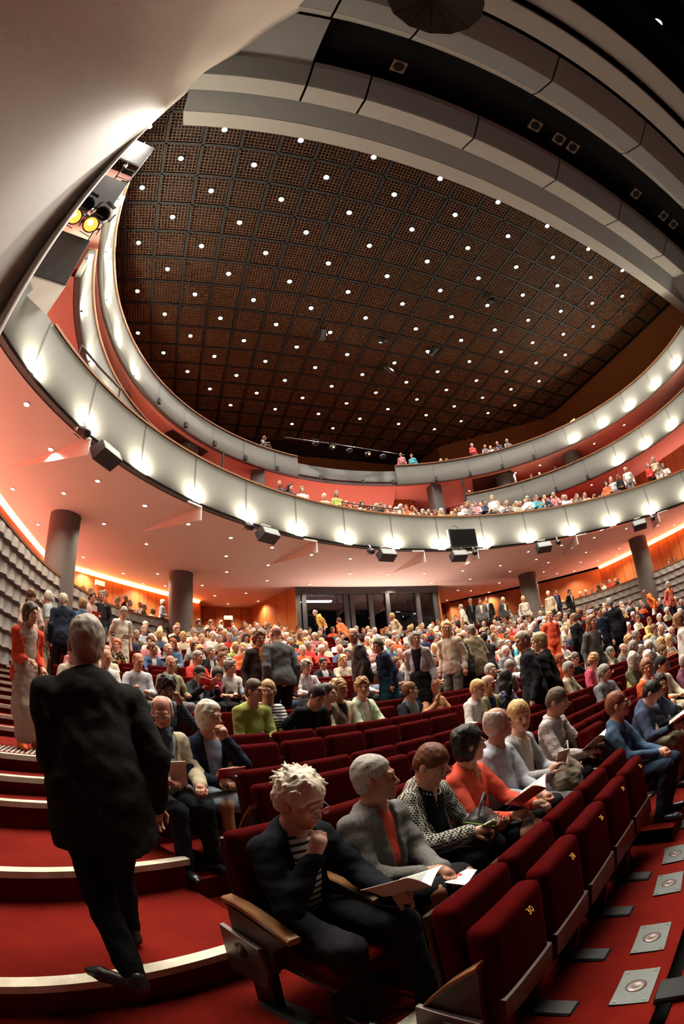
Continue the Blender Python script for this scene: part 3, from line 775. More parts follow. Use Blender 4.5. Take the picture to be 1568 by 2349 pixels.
trough('added uplight strip on the left wall of the lower tier, %s',[(-5.9,6.0),(-5.9,16.6),(.2,22.3)],Z(6.9),M['uprose']); trough('added uplight strip on the right wall of the lower tier, %s',[(22,4.0),(22,16.6),(15.9,22.3)],Z(6.9),M['uprose'],side=-1)
trough('added uplight strip on the back gallery wall, %s',[(3.6,21.7),(12.5,21.7)],Z(8.3),M['uprose'])
trough('added uplight strip below the booth window, %s',[(4.7,19.2),(11.8,19.2)],Z(2.15),M['upwarm'],.2,.05)
trough('added uplight strip on the back wall left of the booth, %s',[(.6,23.7),(3.0,23.7)],Z(1.9),M['upwarm'],.2,.05); trough('added uplight strip on the back wall right of the booth, %s',[(13.1,23.7),(14.9,23.7)],Z(1.9),M['upwarm'],.2,.05)
# --- ring balconies
C1=(AX,1.99); C3=(AX,8.75); R1=12.0; R3=11.7
def ring(name,c,R,a0,a1,zb,zt,n,mat,lean=.0,thick=.18):
    A=[a0+(a1-a0)*i/n for i in range(n+1)]
    m=MB(); P=lambda r,z:[(*polar(r,a,c),z) for a in A]
    mid=(zb+zt)/2
    m.grid([P(R+thick,zb),P(R,zb),P(R-.03,zb+.08),P(R-lean*.5,mid),P(R-lean,zt),P(R-lean+thick,zt),P(R-lean+thick,zb)])
    for a in (a0,a1):
        q=polar(R,a,c); q2=polar(R+thick,a,c); m.quad((*q,zb),(*q2,zb),(*q2,zt),(*q,zt))
    o=struct(m.build(name,mat)); auto_smooth(o,50); return o
def rail(name,c,R,a0,a1,z,n):
    m=MB(); A=[a0+(a1-a0)*i/n for i in range(n+1)]; P=lambda r,zz:[(*polar(r,a,c),zz) for a in A]
    m.grid([P(R-.05,z),P(R-.05,z+.06),P(R+.22,z+.06),P(R+.22,z)]); return struct(m.build(name,M['rail']))
def joints(name,c,R,angs,zb,zt):
    m=MB()
    for a in angs:
        p,q=polar(R-.012,a-.06,c),polar(R-.012,a+.06,c); p2,q2=polar(R-.042,a-.06,c),polar(R-.042,a+.06,c)
        m.quad((*p2,zb+.08),(*q2,zb+.08),(*q,zt),(*p,zt))
    return struct(m.build(name,M['dgrey']))
B1,T1=Z(5.0),Z(6.34); B2,T2=Z(8.72),Z(9.94); B3,T3=Z(11.0),Z(12.2)
ring('wall_lower_balcony',C1,R1,-76,80,B1,T1,140,M['balc']); rail('trim_lower_balcony_rail',C1,R1,-70,80,T1,140)
struct(MB().grid([[(*polar(R1-.01,a,C1),B1-.02) for a in range(-76,81,2)],[(*polar(R1-.035,a,C1),B1+.035) for a in range(-76,81,2)]]).build('trim_lower_balcony_edge',M['rub']))
A1=[-70.6+9.37*i for i in range(16)]
joints('trim_lower_balcony_joints',C1,R1,A1,B1,T1)
for nm,a0,a1 in (('left',-100,-36),('right',32,112)):
    ring('wall_middle_balcony_'+nm,C3,R3,a0,a1,B2,T2,60,M['balc']); rail('trim_middle_balcony_rail_'+nm,C3,R3,a0,a1,T2,60)
ring('wall_upper_balcony_left',C3,R3,-105,-14,B3,T3,70,M['balc']); rail('trim_upper_balcony_rail_left',C3,R3,-105,-14,T3,70)
ring('wall_upper_balcony_right',C3,R3,14,112,B3,T3,80,M['balc']); rail('trim_upper_balcony_rail_right',C3,R3,14,112,T3,80)
ring('wall_upper_balcony_gallery',C3,R3+.25,-14,14,B3+.1,T3-.2,20,M['balcdk'])
A3=[-96.1+9.43*i for i in range(9)]+[24.6+9.9*i for i in range(9)]
joints('trim_upper_balcony_joints',C3,R3,A3,B3,T3)
A2=[-94.5,-84.8,-75,-65,-55,-45]+[48,57,66.5,76,85.2,94.6]
joints('trim_middle_balcony_joints',C3,R3,A2,B2,T2)
# soffits and floors of the tiers, running back to the outer walls
def outer(a,c,R):
    """point where the ray from the ring centre meets the outer wall outline"""
    p=polar(1,a,c); d=(p[0]-c[0],p[1]-c[1]); best=60
    segs=[((-5.9,-8),(-5.9,16.6)),((-5.9,16.6),(.4,22.5)),((.4,22.5),(.4,26)),((.4,26),(15.7,26)),((15.7,26),(15.7,22.5)),((15.7,22.5),(22,16.6)),((22,16.6),(22,-8))]
    for (x0,y0),(x1,y1) in segs:
        ex,ey=x1-x0,y1-y0; den=d[0]*ey-d[1]*ex
        if abs(den)<1e-9: continue
        t=((x0-c[0])*ey-(y0-c[1])*ex)/den; u=((x0-c[0])*d[1]-(y0-c[1])*d[0])/den
        if t>0 and -1e-6<=u<=1+1e-6: best=min(best,t)
    return best
def slab(name,c,R,a0,a1,z,mat,rise=0,n=160,steps=1):
    A=[a0+(a1-a0)*i/n for i in range(n+1)]; rows=[]
    for j in range(steps+1):
        t=j/steps; rows.append([(*polar(R+.16+(outer(a,c,R)-R-.16)*t,a,c),z+rise*t) for a in A])
    return struct(MB().grid(rows).build(name,mat))
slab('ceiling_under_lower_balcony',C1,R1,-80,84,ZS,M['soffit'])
def rake(name,c,R,a0,a1,z,n_,step,dz):
    A=[a0+(a1-a0)*i/80 for i in range(81)]; rows=[]; 
    r=R+.1
    for j in range(n_):
        rows+= [[(*polar(r,a,c),z) for a in A]]; r+=step; rows+=[[(*polar(r,a,c),z) for a in A]]; z+=dz
    rows.append([(*polar(r+4,a,c),z) for a in A]); return struct(MB().grid(rows).build(name,M['carpet']))
rake('floor_lower_balcony',C1,R1,-76,80,B1+.42,7,.95,.30)
slab('ceiling_under_middle_balcony_left',C3,R3,-100,-36,B2,M['rose']); slab('ceiling_under_middle_balcony_right',C3,R3,32,112,B2,M['rose'])
slab('floor_middle_balcony_left',C3,R3,-100,-36,B2+.3,M['carpet'],.8); slab('floor_middle_balcony_right',C3,R3,32,112,B2+.3,M['carpet'],.8)
slab('ceiling_under_upper_balcony',C3,R3,-105,112,B3,M['rose']); slab('floor_upper_balcony',C3,R3,-105,112,B3+.28,M['carpet'],1.0)
# outer walls above the stalls, tier by tier
OUT=[(-5.9,-2),(-5.9,16.6),(.4,22.5),(.4,25.9),(15.7,25.9),(15.7,22.5),(22,16.6),(22,-6)]
wall_strip('wall_lower_tier',OUT,ZS,B2+.2,M['wood']); wall_strip('wall_middle_tier_left',OUT[:3],B2+.2,B3,M['rose']); wall_strip('wall_middle_tier_right',OUT[5:],B2+.2,B3,M['rose'])
wall_strip('wall_middle_tier_back',OUT[2:6],B2+.2,B3,M['wood'])
CZ=Z(15.5)
wall_strip('wall_upper_tier',OUT,B3,CZ+.3,M['wood2'])
# timber screens and grey posts of the lower tier seen between the rings
for nm,sx in (('left',-1),('right',1)):
    x=AX+sx*5.0; m=MB()
    m.box((x,19.9,Z(8.5)),(.62,.62,5.3)); struct(m.build('wall_gallery_post_'+nm,M['column']))
    m=MB(); m.box((AX+sx*6.1,19.6,Z(6.45)),(2.2,.12,1.1)); struct(m.build('wall_gallery_screen_'+nm,M['balcdk']))
    a=36 if sx<0 else 32
    p=polar(R3,sx*a,C3); q=polar(R3+3.2,sx*a,C3)
    m=MB(); m.tube([(*p,T2-1.2),(*p,B3)],.05,8); struct(m.build('trim_tier_end_post_'+nm,M['black']))
    m=MB(); m.quad((*p,B2),(*q,B2),(*q,T2),(*p,T2)); o=struct(m.build('wall_tier_end_'+nm,M['balcdk'],solid=.1))
    a1,a2=sx*(a+3),sx*(a+14); m=MB(); m.grid([[(*polar(R3+.4,a_,C3),B3-.04) for a_ in (a1,(a1+a2)/2,a2)],[(*polar(R3+4,a_,C3),B3-.3) for a_ in (a1,(a1+a2)/2,a2)]]); struct(m.build('ceiling_tier_end_panel_'+nm,plain('dark_brown_panel',(.05,.022,.018),.6),solid=.06))
wall_strip('wall_gallery_timber',[(3.5,21.8),(8.05,22.4),(12.6,21.8)],Z(5.6),B3,M['wood'])
m=MB(); m.grid([[(*polar(R3+.3,a,C3),B3+.1) for a in range(-14,15,2)],[(*polar(R3+2.2,a,C3),B3-.55) for a in range(-14,15,2)],[(*polar(R3+3.2,a,C3),B3-.55) for a in range(-14,15,2)]]); struct(m.build('ceiling_gallery',M['rose']))
# --- stalls columns
def column(x,y,z0,z1,r,label,mat='column',n=40):
    m=MB(); m.lathe([(r,z0),(r,z1)],n,None,(x,y,0)); o=m.build('column',M[mat]); auto_smooth(o); tag(o,label,'column','round grey columns'); return o
column(-3.95,12.25,2.5,ZS,.49,'thick grey column rising from the left parapet nearest the stage'); column(-.47,17.6,2.5,ZS,.49,'thick grey column at the far end of the left parapet')
column(16.57,17.6,2.5,ZS,.49,'thick grey column behind the crowd right of the control booth'); column(19.9,12.2,2.5,ZS,.49,'thick grey column rising from the right parapet, nearest on that side')
for a,l in ((-64,'pale round column under the upper tier at left, behind the middle ring'),(63,'pale round column under the upper tier at right above the middle ring')):
    column(*polar(R3+1.15,a,C3),B2+.3,B3,.55,l,'balc')
for a,l in ((-43,'dark grey round column at the end of the left middle tier'),(44,'dark grey round column at the end of the right middle tier')):
    column(*polar(R3+1.0,a,C3),B2+.3,B3,.60,l)
# --- control booth
def booth():
    x0,x1,y0,zb,zt=4.58,11.85,19.3,Z(2.35),ZS
    m=MB(); m.quad((x0,y0,1),(x1,y0,1),(x1,y0,zb),(x0,y0,zb)); struct(m.build('wall_booth_base',plain('booth_base',(.16,.165,.175),.6)))
    m=MB(); m.box(((x0+x1)/2,y0-.05,zb+.03),(x1-x0,.25,.06)); struct(m.build('sill_booth',M['balcdk']))
    fr=M['dgrey']; t=empty('booth_window',(x0,y0,zb),0,None); t['kind']='structure'; t.name='window_1'
    m=MB(); xs=[0,.36,2.25,2.95,4.05,4.42,6.0]; W=x1-x0; H=zt-zb
    m.box((W/2,0,H-.16),(W,.2,.32)); m.box((W/2,0,.12),(W,.2,.12))
    for x in (.09,1.0*.36,2.35,2.62,3.55,4.72-.3,6.05,W-.22): m.box((x,0,H/2),(.20,.16,H))
    m.build('window_frame',fr,t)
    g=MB(); g.quad((0,.04,0),(W,.04,0),(W,.04,H),(0,.04,H)); g.build('pane',M['glass'],t)
    m=MB(); y1=y0+3.2
    m.quad((x0,y1,1),(x1,y1,1),(x1,y1,zt),(x0,y1,zt)); m.quad((x0,y0+.2,zb),(x1,y0+.2,zb),(x1,y1,zb),(x0,y1,zb)); m.quad((x0,y0+.2,1),(x0,y1,1),(x0,y1,zt),(x0,y0+.2,zt)); m.quad((x1,y0+.2,1),(x1,y1,1),(x1,y1,zt),(x1,y0+.2,zt)); m.quad((x0,y0+.1,zt-.02),(x1,y0+.1,zt-.02),(x1,y1,zt-.02),(x0,y1,zt-.02))
    struct(m.build('wall_booth_interior',M['booth']))
    for x,l in ((x0,'left'),(x1,'right')):
        m=MB(); m.box((x,y0-.03,(1+zt)/2),(.07,.10,zt-1)); struct(m.build('trim_booth_'+l,M['armwood']))
    m=MB(); m.box((x0+1.35,y0+1.4,zt-.35),(1.5,.3,.05)); o=m.build('tube_light',M['cool']); tag(o,'white fluorescent fitting lit inside the booth behind its left window','light')
    m=MB(); m.box((x0+5.1,y0+1.0,zb+.35),(.42,.04,.2)); o=m.build('monitor',M['screen']); tag(o,'small glowing blue monitor inside the booth at its right window','monitor')
    for i,(x,z,k) in enumerate(((3.9,1.35,'led_red'),(3.93,1.05,'led_red'),(5.75,1.35,'led_blue'),(6.55,1.1,'led_red'),(6.6,.7,'led_green'))):
        m=MB(); m.box((0,0,0),(.10,.06,.10)); m.mi=1; m.box((0,-.04,0),(.045,.02,.045)); o=m.build('indicator_light',[M['black'],M[k]]); o.location=(x0+x,y0+1.2,zb+z)
        tag(o,['upper red pilot lamp inside the booth behind its middle pane','lower red pilot lamp inside the booth behind its middle pane','blue pilot lamp inside the booth near the right pane','amber red pilot lamp behind the right booth pane','green pilot lamp behind the right booth pane'][i],'pilot lamp','pilot lamps in the booth')
    m=MB(); m.box((x0+4.6,y0+2.2,zb+.28),(3.6,.7,.5)); o=m.build('mixing_desk',M['black']); tag(o,'dark equipment desk inside the control booth','desk')
booth()
for x,y,rz,l in ((2.0,23.82,0,'dark exit doorway in the timber wall left of the booth'),(14.0,23.82,0,'dark exit doorway in the timber wall right of the booth')):
    m=MB(); m.box((x,y,Z(2.6)-.2),(1.7,.06,2.3)); struct(m.build('door_%d'%(1 if x<5 else 2),M['void']))
# flush timber doors
for i,(p,ang) in enumerate((((-3.0,19.25),43),((17.6,20.55),-42.5))):
    m=MB(); m.box((0,0,0),(1.1,.06,2.3)); o=struct(m.build('door_%d'%(i+3),plain('flush_door',(.50,.20,.08),.45))); o.location=(*p,3.9); o.rotation_euler=(0,0,math.radians(ang))
# --- main ceiling: square panels of a timber grille below a dark void
def ceiling():
    px,py,x0,y0=1.278,1.295,-1.007-1.278*4.5+.0,-.279+1.295*2.5
    m=MB(); fr=MB()
    nx,ny=22,16
    for i in range(nx):
        for j in range(ny):
            cx=-1.007+1.278*(i-4); cy=-.279+1.295*(j+3)
            if cx<-5.9 or cx>22 or cy<2.6: continue
            for k in range(10):
                o=-.56+1.12*k/9
                m.box((cx+o,cy,CZ+.03),(.022,1.14,.06),skip=('t',)); m.box((cx,cy+o*1.012,CZ+.03),(1.14,.022,.06),skip=('t',))
            fr.box((cx-.61,cy,CZ+.02),(.10,1.26,.09),skip=('t',)); fr.box((cx,cy-.62,CZ+.02),(1.26,.10,.09),skip=('t',))
    o=m.build('ceiling_grille',M['slat']); struct(o); struct(fr.build('ceiling_frame',M['frame']))
    m=MB(); m.quad((-6,1.5,CZ+.35),(22.1,1.5,CZ+.35),(22.1,26,CZ+.35),(-6,26,CZ+.35)); struct(m.build('ceiling',plain('ceiling_void',(.018,.019,.021),.8,.15)))
ceiling()
# --- forestage reflectors: straight faceted panels spanning the hall
def refl():
    def yz(phi,z): return (z/math.tan(math.radians(phi)),z)
    def span(z): return (-2.2,22)
    sec=[('A',[(72.8,14.75),(74.7,14.25),(77.7,14.55)],-2.3,[-2.3,22]),
         ('B',[(77.75,14.50),(80.0,14.15),(82.8,14.60),(83.4,14.75)],-2.4,None),
         ('C',[(90.35,14.55),(91.1,14.30),(93.9,14.0),(97.9,14.5)],-1.4,None),
         ('D',[(98.6,14.35),(102.0,13.9),(102.1,14.4)],-1,None),('E',[(103.2,14.2),(107.0,13.6),(107.0,14.6)],-1,None)]
    pit={'B':[-2.4,1.02,2.77,6.4,9.85,13.3,16.7,22],'C':[-1.4,.95,3.25,7.5,11.7,15.9,22]}
    n=0
    for nm,pr,xl,_ in sec:
        xs=pit.get(nm,[xl,22]); P=[yz(*p) for p in pr]
        for i,(a,b) in enumerate(zip(xs,xs[1:])):
            g=.035 if len(xs)>2 else 0
            m=MB()
            for k in range(len(P)-1):
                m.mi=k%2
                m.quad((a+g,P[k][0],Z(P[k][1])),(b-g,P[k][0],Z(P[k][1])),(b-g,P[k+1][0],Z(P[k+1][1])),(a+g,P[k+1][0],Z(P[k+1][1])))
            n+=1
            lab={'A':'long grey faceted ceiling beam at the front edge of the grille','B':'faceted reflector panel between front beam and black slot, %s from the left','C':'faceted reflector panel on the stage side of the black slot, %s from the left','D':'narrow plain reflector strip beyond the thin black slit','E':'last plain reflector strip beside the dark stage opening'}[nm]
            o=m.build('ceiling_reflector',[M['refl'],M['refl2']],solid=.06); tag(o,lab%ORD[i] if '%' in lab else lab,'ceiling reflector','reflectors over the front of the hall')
    # black slot with round lamp ports
    m=MB(); m.box((10,0.85,Z(15.6)),(26,4.5,.05)); m.quad((-3,yz(90.3,15.5)[0],Z(15.5)),(22,yz(90.3,15.5)[0],Z(15.5)),(22,yz(90.3,14.5)[0],Z(14.5)),(-3,yz(90.3,14.5)[0],Z(14.5))); m.box((10,-3.5,Z(14.9)),(26,6,.05))
    m.quad((-3,1.62,Z(15.6)),(22,1.62,Z(15.6)),(22,1.66,Z(14.7)),(-3,1.66,Z(14.7)))
    struct(m.build('ceiling_slot',M['void']))
    for i,(x,y) in enumerate(((3.35,1.05),(8.25,1.0),(9.3,.98),(9.95,.97),(13.6,1.0),(15.6,.95),(16.4,.93))):
        m=MB(); m.box((0,0,0),(.44,.44,.03)); m.mi=1; m.lathe([(.17,-.025),(.17,-.02)],20,None,(0,0,-.0)); o=m.build('lamp_port',[plain('port_rim',(.10,.065,.045),.5),M['void']]); o.location=(x,y,Z(14.62)); tag(o,'square port with a dark round hole in the black slot, %s from the left'%ORD[i],'lamp port','ports in the black ceiling slot')
    m=MB(); m.quad((-2.6,1.7,Z(14.72)),(.97,1.7,Z(14.72)),(.97,.04,Z(14.55)),(-2.6,.04,Z(14.55))); struct(m.build('ceiling_slot_cover',M['refl2']))
refl()
# dark stage side
m=MB(); m.quad((-8,-9,-3),(25,-9,-3),(25,-9,25),(-8,-9,25)); struct(m.build('wall_stage',M['void']))
m=MB(); m.quad((-8,-9,20),(25,-9,20),(25,1,20),(-8,1,20)); m.quad((23.5,-9,-1),(23.5,5,-1),(23.5,5,20),(23.5,-9,20)); struct(m.build('ceiling_stage',M['void']))
m=MB(); m.quad((-8,-9,-.6),(25,-9,-.6),(25,-2,-.6),(-8,-2,-.6)); struct(m.build('floor_stage',M['void']))
# --- white plaster side wall of the proscenium: foot near the left aisle, head bending over the stage
def proscenium():
    n=28
    B=[(-3.0,3.9),(-3.45,2.6),(-4.0,1.0),(-4.4,-1.5),(-4.5,-5),(-4.3,-9)]
    T=[(-2.45,3.30),(-2.0,2.55),(-1.03,1.55),(-.45,.6),(.3,-.55),(2.6,-4.2)]
    Bq,Tq=resample(smooth_poly(B),.3),resample(smooth_poly(T),.3)
    def at(P,t):
        s=t*(len(P)-1); i=min(int(s),len(P)-2); f=s-i; return (P[i][0]*(1-f)+P[i+1][0]*f,P[i][1]*(1-f)+P[i+1][1]*f)
    rows=[]
    for j in range(41):
        v=j/40; z=.4+(Z(14.6)-.4)*v; w=v**2.2
        r=[]
        for i in range(n+1):
            t=i/n; b=at(Bq,t); q=at(Tq,t); rip=.05*math.sin(9*t+2.5*v)+.03*math.sin(21*t-3*v)
            r.append((b[0]*(1-w)+q[0]*w+rip,b[1]*(1-w)+q[1]*w,z))
        rows.append(r)
    o=struct(MB().grid(rows).build('wall_proscenium_left',M['wallw'],solid=.12)); o.data.shade_smooth()
    # narrower leaf behind its edge
    rows=[]
    for j in range(31):
        v=j/30; z=2.6+(Z(15.4)-2.6)*v
        e=.12*math.sin(3*v)
        P=[(-2.62+.1*e,3.52),(-2.95,3.75+e),(-3.5,3.9+e),(-4.4,3.8),(-5.4,3.6)]
        rows.append([(*p,z) for p in smooth_poly(P,1)])
    o=struct(MB().grid(rows).build('wall_proscenium_leaf',M['wallw'],solid=.08)); o.data.shade_smooth()
    m=MB(); m.quad((19.6,3.6,-.5),(21.0,-4,-.5),(17.5,-4,Z(14.6)),(18.9,3.4,Z(14.6))); m.quad((19.6,3.6,-.5),(22,3.9,-.5),(22,3.9,Z(15.4)),(18.9,3.4,Z(14.6))); struct(m.build('wall_proscenium_right',M['balcdk'],solid=.1))
proscenium()
# --- lighting tower between the plaster wall and the balcony ends
def tower():
    a=Vector((-3.07,5.45,0)); b=Vector((-4.55,4.75,0)); d=(b-a); n=Vector((.43,-.9,0)).normalized()
    back=Vector((-.55,.95,0))
    H=lambda el: Z(6.27*math.tan(math.radians(el)))
    def panel(z0,z1,name,tilt=.0):
        m=MB(); lo=n*.0; 
        p=[(*(a)[:2],z0),(*(b)[:2],z0),(*(b)[:2],z1),(*(a)[:2],z1)]
        m.quad(*p)
        return struct(m.build(name,[M['dgrey']],solid=.06))
    panel(H(47.4),H(53.3),'wall_light_tower'); panel(H(57.3),H(61.3),'wall_light_tower_mid'); panel(H(63.9),H(66.6),'wall_light_tower_top')
    m=MB(); m.quad((a.x+back.x,a.y+back.y,H(50)),(b.x+back.x,b.y+back.y,H(50)),(b.x+back.x,b.y+back.y,H(66)),(a.x+back.x,a.y+back.y,H(66))); struct(m.build('wall_light_bay_back',M['rose']))
    # white prow below
    tip=(-3.02,5.2,H(42.3)); m=MB()
    A=(a.x+.02,a.y,H(47.4)); B=(b.x,b.y,H(47.2)); D=(-3.6,5.9,H(47.4)); m.quad(A,B,tip); m.quad(A,tip,D); m.quad(B,D,tip)
    struct(m.build('wall_light_tower_prow',M['wallw']))
    # two amber lanterns on their bar, dark lanterns above
    t=empty('stage_lantern_bar',(a.x-.55,a.y-.12,H(54.5)),0,'black lighting bar with clamps in the lower bay of the left light tower','lighting bar')
    m=MB(); m.tube([(.45,.2,-.5),(.45,.2,1.9)],.022,8); m.tube([(-.75,-.15,.75),(.5,.2,.75)],.022,8); m.build('bar',M['black'],t)
    m=MB(); 
    for x in (-.5,0.0,.35): m=MB(); m.box((x,.0+x*.28,.75),(.07,.09,.09)); m.build('clamp',M['black'],t)
    def lantern(x,y,z,tgt,lit,label):
        e=empty('stage_lantern',(x,y,z),0,label,'stage lantern','lanterns in the left light tower')
        Rm=(Vector(tgt)-Vector((x,y,z))).to_track_quat('Z','Y').to_matrix()@Matrix.Scale(1.25,3)
        m=MB(); m.lathe([(.09,-.30),(.13,-.24),(.13,.06),(.16,.08),(.16,.14),(.145,.14),(.135,.05)],20,Rm); m.build('housing',M['lampcase'],e,True)
        m=MB(); 
        for q in (1,-1): m.box(tuple(Rm@Vector((q*.19,0,-.03))),(.02,.04,.24),M=Rm)
        m.box(tuple(Rm@Vector((0,0,-.34))),(.36,.04,.02),M=Rm); m.build('yoke',M['black'],e)
        m=MB(); m.lathe([(.134,.100),(.001,.103)],20,Rm); m.build('lens',M['fil'] if lit else M['void'],e)
        if lit: m=MB(); m.lathe([(.060,.112),(.001,.114)],14,Rm,tuple(Rm@Vector((-.03,.02,0)))); m.build('filament',M['filhot'],e)
        for k in range(4):
            a_=k*math.pi/2; m=MB(); m.box(tuple(Rm@Vector((.20*math.cos(a_),.20*math.sin(a_),.20))),(.012 if k%2==0 else .22,.22 if k%2==0 else .012,.12),M=Rm); m.build('barn_door',M['lampcase'],e)
    zz=H(54.6)
    lantern(-3.62,5.02,zz+.06,(.6,-.6,1.6),True,'amber glowing stage lantern nearest the plaster wall in the light tower'); lantern(-3.20,5.24,zz+.02,(.9,-.2,1.6),True,'amber glowing stage lantern nearest the balcony ends in the light tower')
    lantern(-3.60,5.14,zz+.78,(4,-6,3),False,'dark stage lantern above the left amber one'); lantern(-3.18,5.36,zz+.66,(6,-3,4),False,'dark stage lantern above the right amber one')
    t=empty('tower_ladder',(a.x-.45,a.y-.08,H(62.0)),0,'black ladder frame in the upper bay of the left light tower','ladder')
    for s in (0,.38): 
        m=MB(); m.tube([(s,s*.45,-.6),(s,s*.45,3.2)],.025,6); m.build('upright',M['black'],t)
    for k in range(3):
        m=MB(); m.tube([(0,0,.1+.7*k),(.38,.17,.1+.7*k)],.02,6); m.build('rung',M['black'],t)
tower()
# steel hand rail on the balcony end
t=empty('hand_rail',(0,0,T1),0,'short grey steel hand rail standing on the left end of the lower balcony','hand rail')
P=[(*polar(R1+.06,a,C1),.42) for a in (-65,-61,-57)]
m=MB(); m.tube(P,.03,8); m.build('rail',M['column'],t)
for p in (P[0],P[2]): m=MB(); m.tube([p,(p[0],p[1],0.03)],.025,8); m.build('post',M['column'],t)
t=empty('hand_rail',(0,0,T1),0,'black hand rail above the lower balcony edge near standing spectators','hand rail')
P=[(*polar(R1+.12,a,C1),.32) for a in (-14,-10,-6,-2)]
m=MB(); m.tube(P,.022,8); m.build('rail',M['black'],t)
for p in P: m=MB(); m.tube([p,(p[0],p[1],0)],.018,6); m.build('post',M['black'],t)
# ------------------------------------------------------------------ seats
import bmesh
def rbox(m, c, d, r=.03, seg=3, Mx=None, mi=0):
    bm=bmesh.new(); bmesh.ops.create_cube(bm,size=1); bmesh.ops.scale(bm,vec=d,verts=bm.verts)
    bmesh.ops.bevel(bm,geom=list(bm.edges),offset=r,segments=seg,profile=.6,affect='EDGES')
    i=len(m.v); Mx=Mx or Matrix.Identity(3)
    for v in bm.verts: m.v.append(tuple(Mx@v.co+Vector(c)))
    bm.verts.index_update()
    for f in bm.faces: m.f.append(tuple(i+v.index for v in f.verts)); m.m.append(mi)
    bm.free(); return m
SW=.525
def seat_meshes(seg=3):
    R={}; X=lambda a: Matrix.Rotation(math.radians(a),3,'X')
    m=MB(); rbox(m,(0,-.235,.765),(.485,.10,.50),.048,seg+1,X(9)); R['backrest']=(m,'velvet')
    m=MB(); rbox(m,(0,-.285,.62),(.47,.02,.70),.008,1,X(9)); R['back_shell']=(m,'dkwood')
    m=MB(); rbox(m,(0,-.105,.70),(.470,.115,.46),.054,seg+1,X(8)); R['seat_cushion_folded']=(m,'velvet')
    m=MB(); m.prism([(-.14,.27),(-.045,.30),(.000,.40),(-.012,.545),(-.04,.55),(-.10,.46)],0,-.225,.225); R['seat_shell_folded']=(m,'dkwood')
    m=MB(); rbox(m,(0,.075,.392),(.470,.46,.115),.045,seg,X(-3)); R['seat_cushion_open']=(m,'velvet')
    m=MB(); rbox(m,(0,.065,.318),(.45,.42,.03),.01,1,X(-3)); R['seat_shell_open']=(m,'dkwood')
    def arm(P,poly,key):
        m=MB(); m.prism(poly,0,-.017,.017); R['side_panel_'+key]=(m,'dkwood')
        w=((-.030,-.03),(-.033,-.004),(-.024,.004),(.024,.004),(.033,-.004),(.030,-.03))
        m=MB(); m.grid([[(x,y,z+dz) for x,dz in w] for y,z in P])
        for q,rv in ((P[0],0),(P[-1],1)):
            r=[(x,q[0],q[1]+dz) for x,dz in w]; m.quad(*(r[::-1] if rv else r))
        m.quad(*[(x,y,z-.03) for x,(y,z) in ((-.03,P[0]),(.03,P[0]),(.03,P[-1]),(-.03,P[-1]))]); R['armrest_'+key]=(m,'armwood')
    arm([(-.30,.665),(-.20,.672),(-.08,.655),(.04,.625),(.13,.590)],[(-.28,.34),(-.02,.30),(.0,.46),(.11,.565),(.11,.585),(-.08,.635),(-.29,.645)],'open')
    arm([(-.34,.44),(-.28,.56),(-.21,.67),(-.14,.75),(-.10,.79)],[(-.28,.30),(-.04,.30),(-.08,.52),(-.10,.76),(-.14,.73),(-.21,.64),(-.28,.53),(-.34,.41)],'folded')
    m=MB(); m.box((0,-.12,.17),(.05,.14,.34)); m.box((-.26,-.10,.285),(.50,.05,.04)); rbox(m,(0,.0,.016),(.13,.30,.032),.012,1); R['pedestal']=(m,'black')
    return R
def text_mesh(name,txt,size,mat,parent,mx):
    f=bpy.data.curves.new(name,'FONT'); f.body=txt; f.size=size; f.align_x='CENTER'; f.align_y='CENTER'; f.extrude=.0008
    fo=bpy.data.objects.new(name+'_c',f); COL.objects.link(fo); bpy.context.view_layer.update()
    me=bpy.data.meshes.new_from_object(fo.evaluated_get(bpy.context.evaluated_depsgraph_get())); bpy.data.objects.remove(fo)
    o=mesh_obj(name,me,None,parent); me.materials.clear(); me.materials.append(mat); o.matrix_local=mx; return o
SM={}
def seat_lib():
    for k,(m,mat) in seat_meshes().items():
        me=m.mesh(k.replace('_folded','').replace('_open','')); me.materials.append(M[mat])
        me.shade_smooth()
        try: me.set_sharp_from_angle(angle=math.radians(35))
        except Exception: pass
        SM[k]=me
seat_lib()
SEATS=[]      # (row,angle,occupied,index from the left)
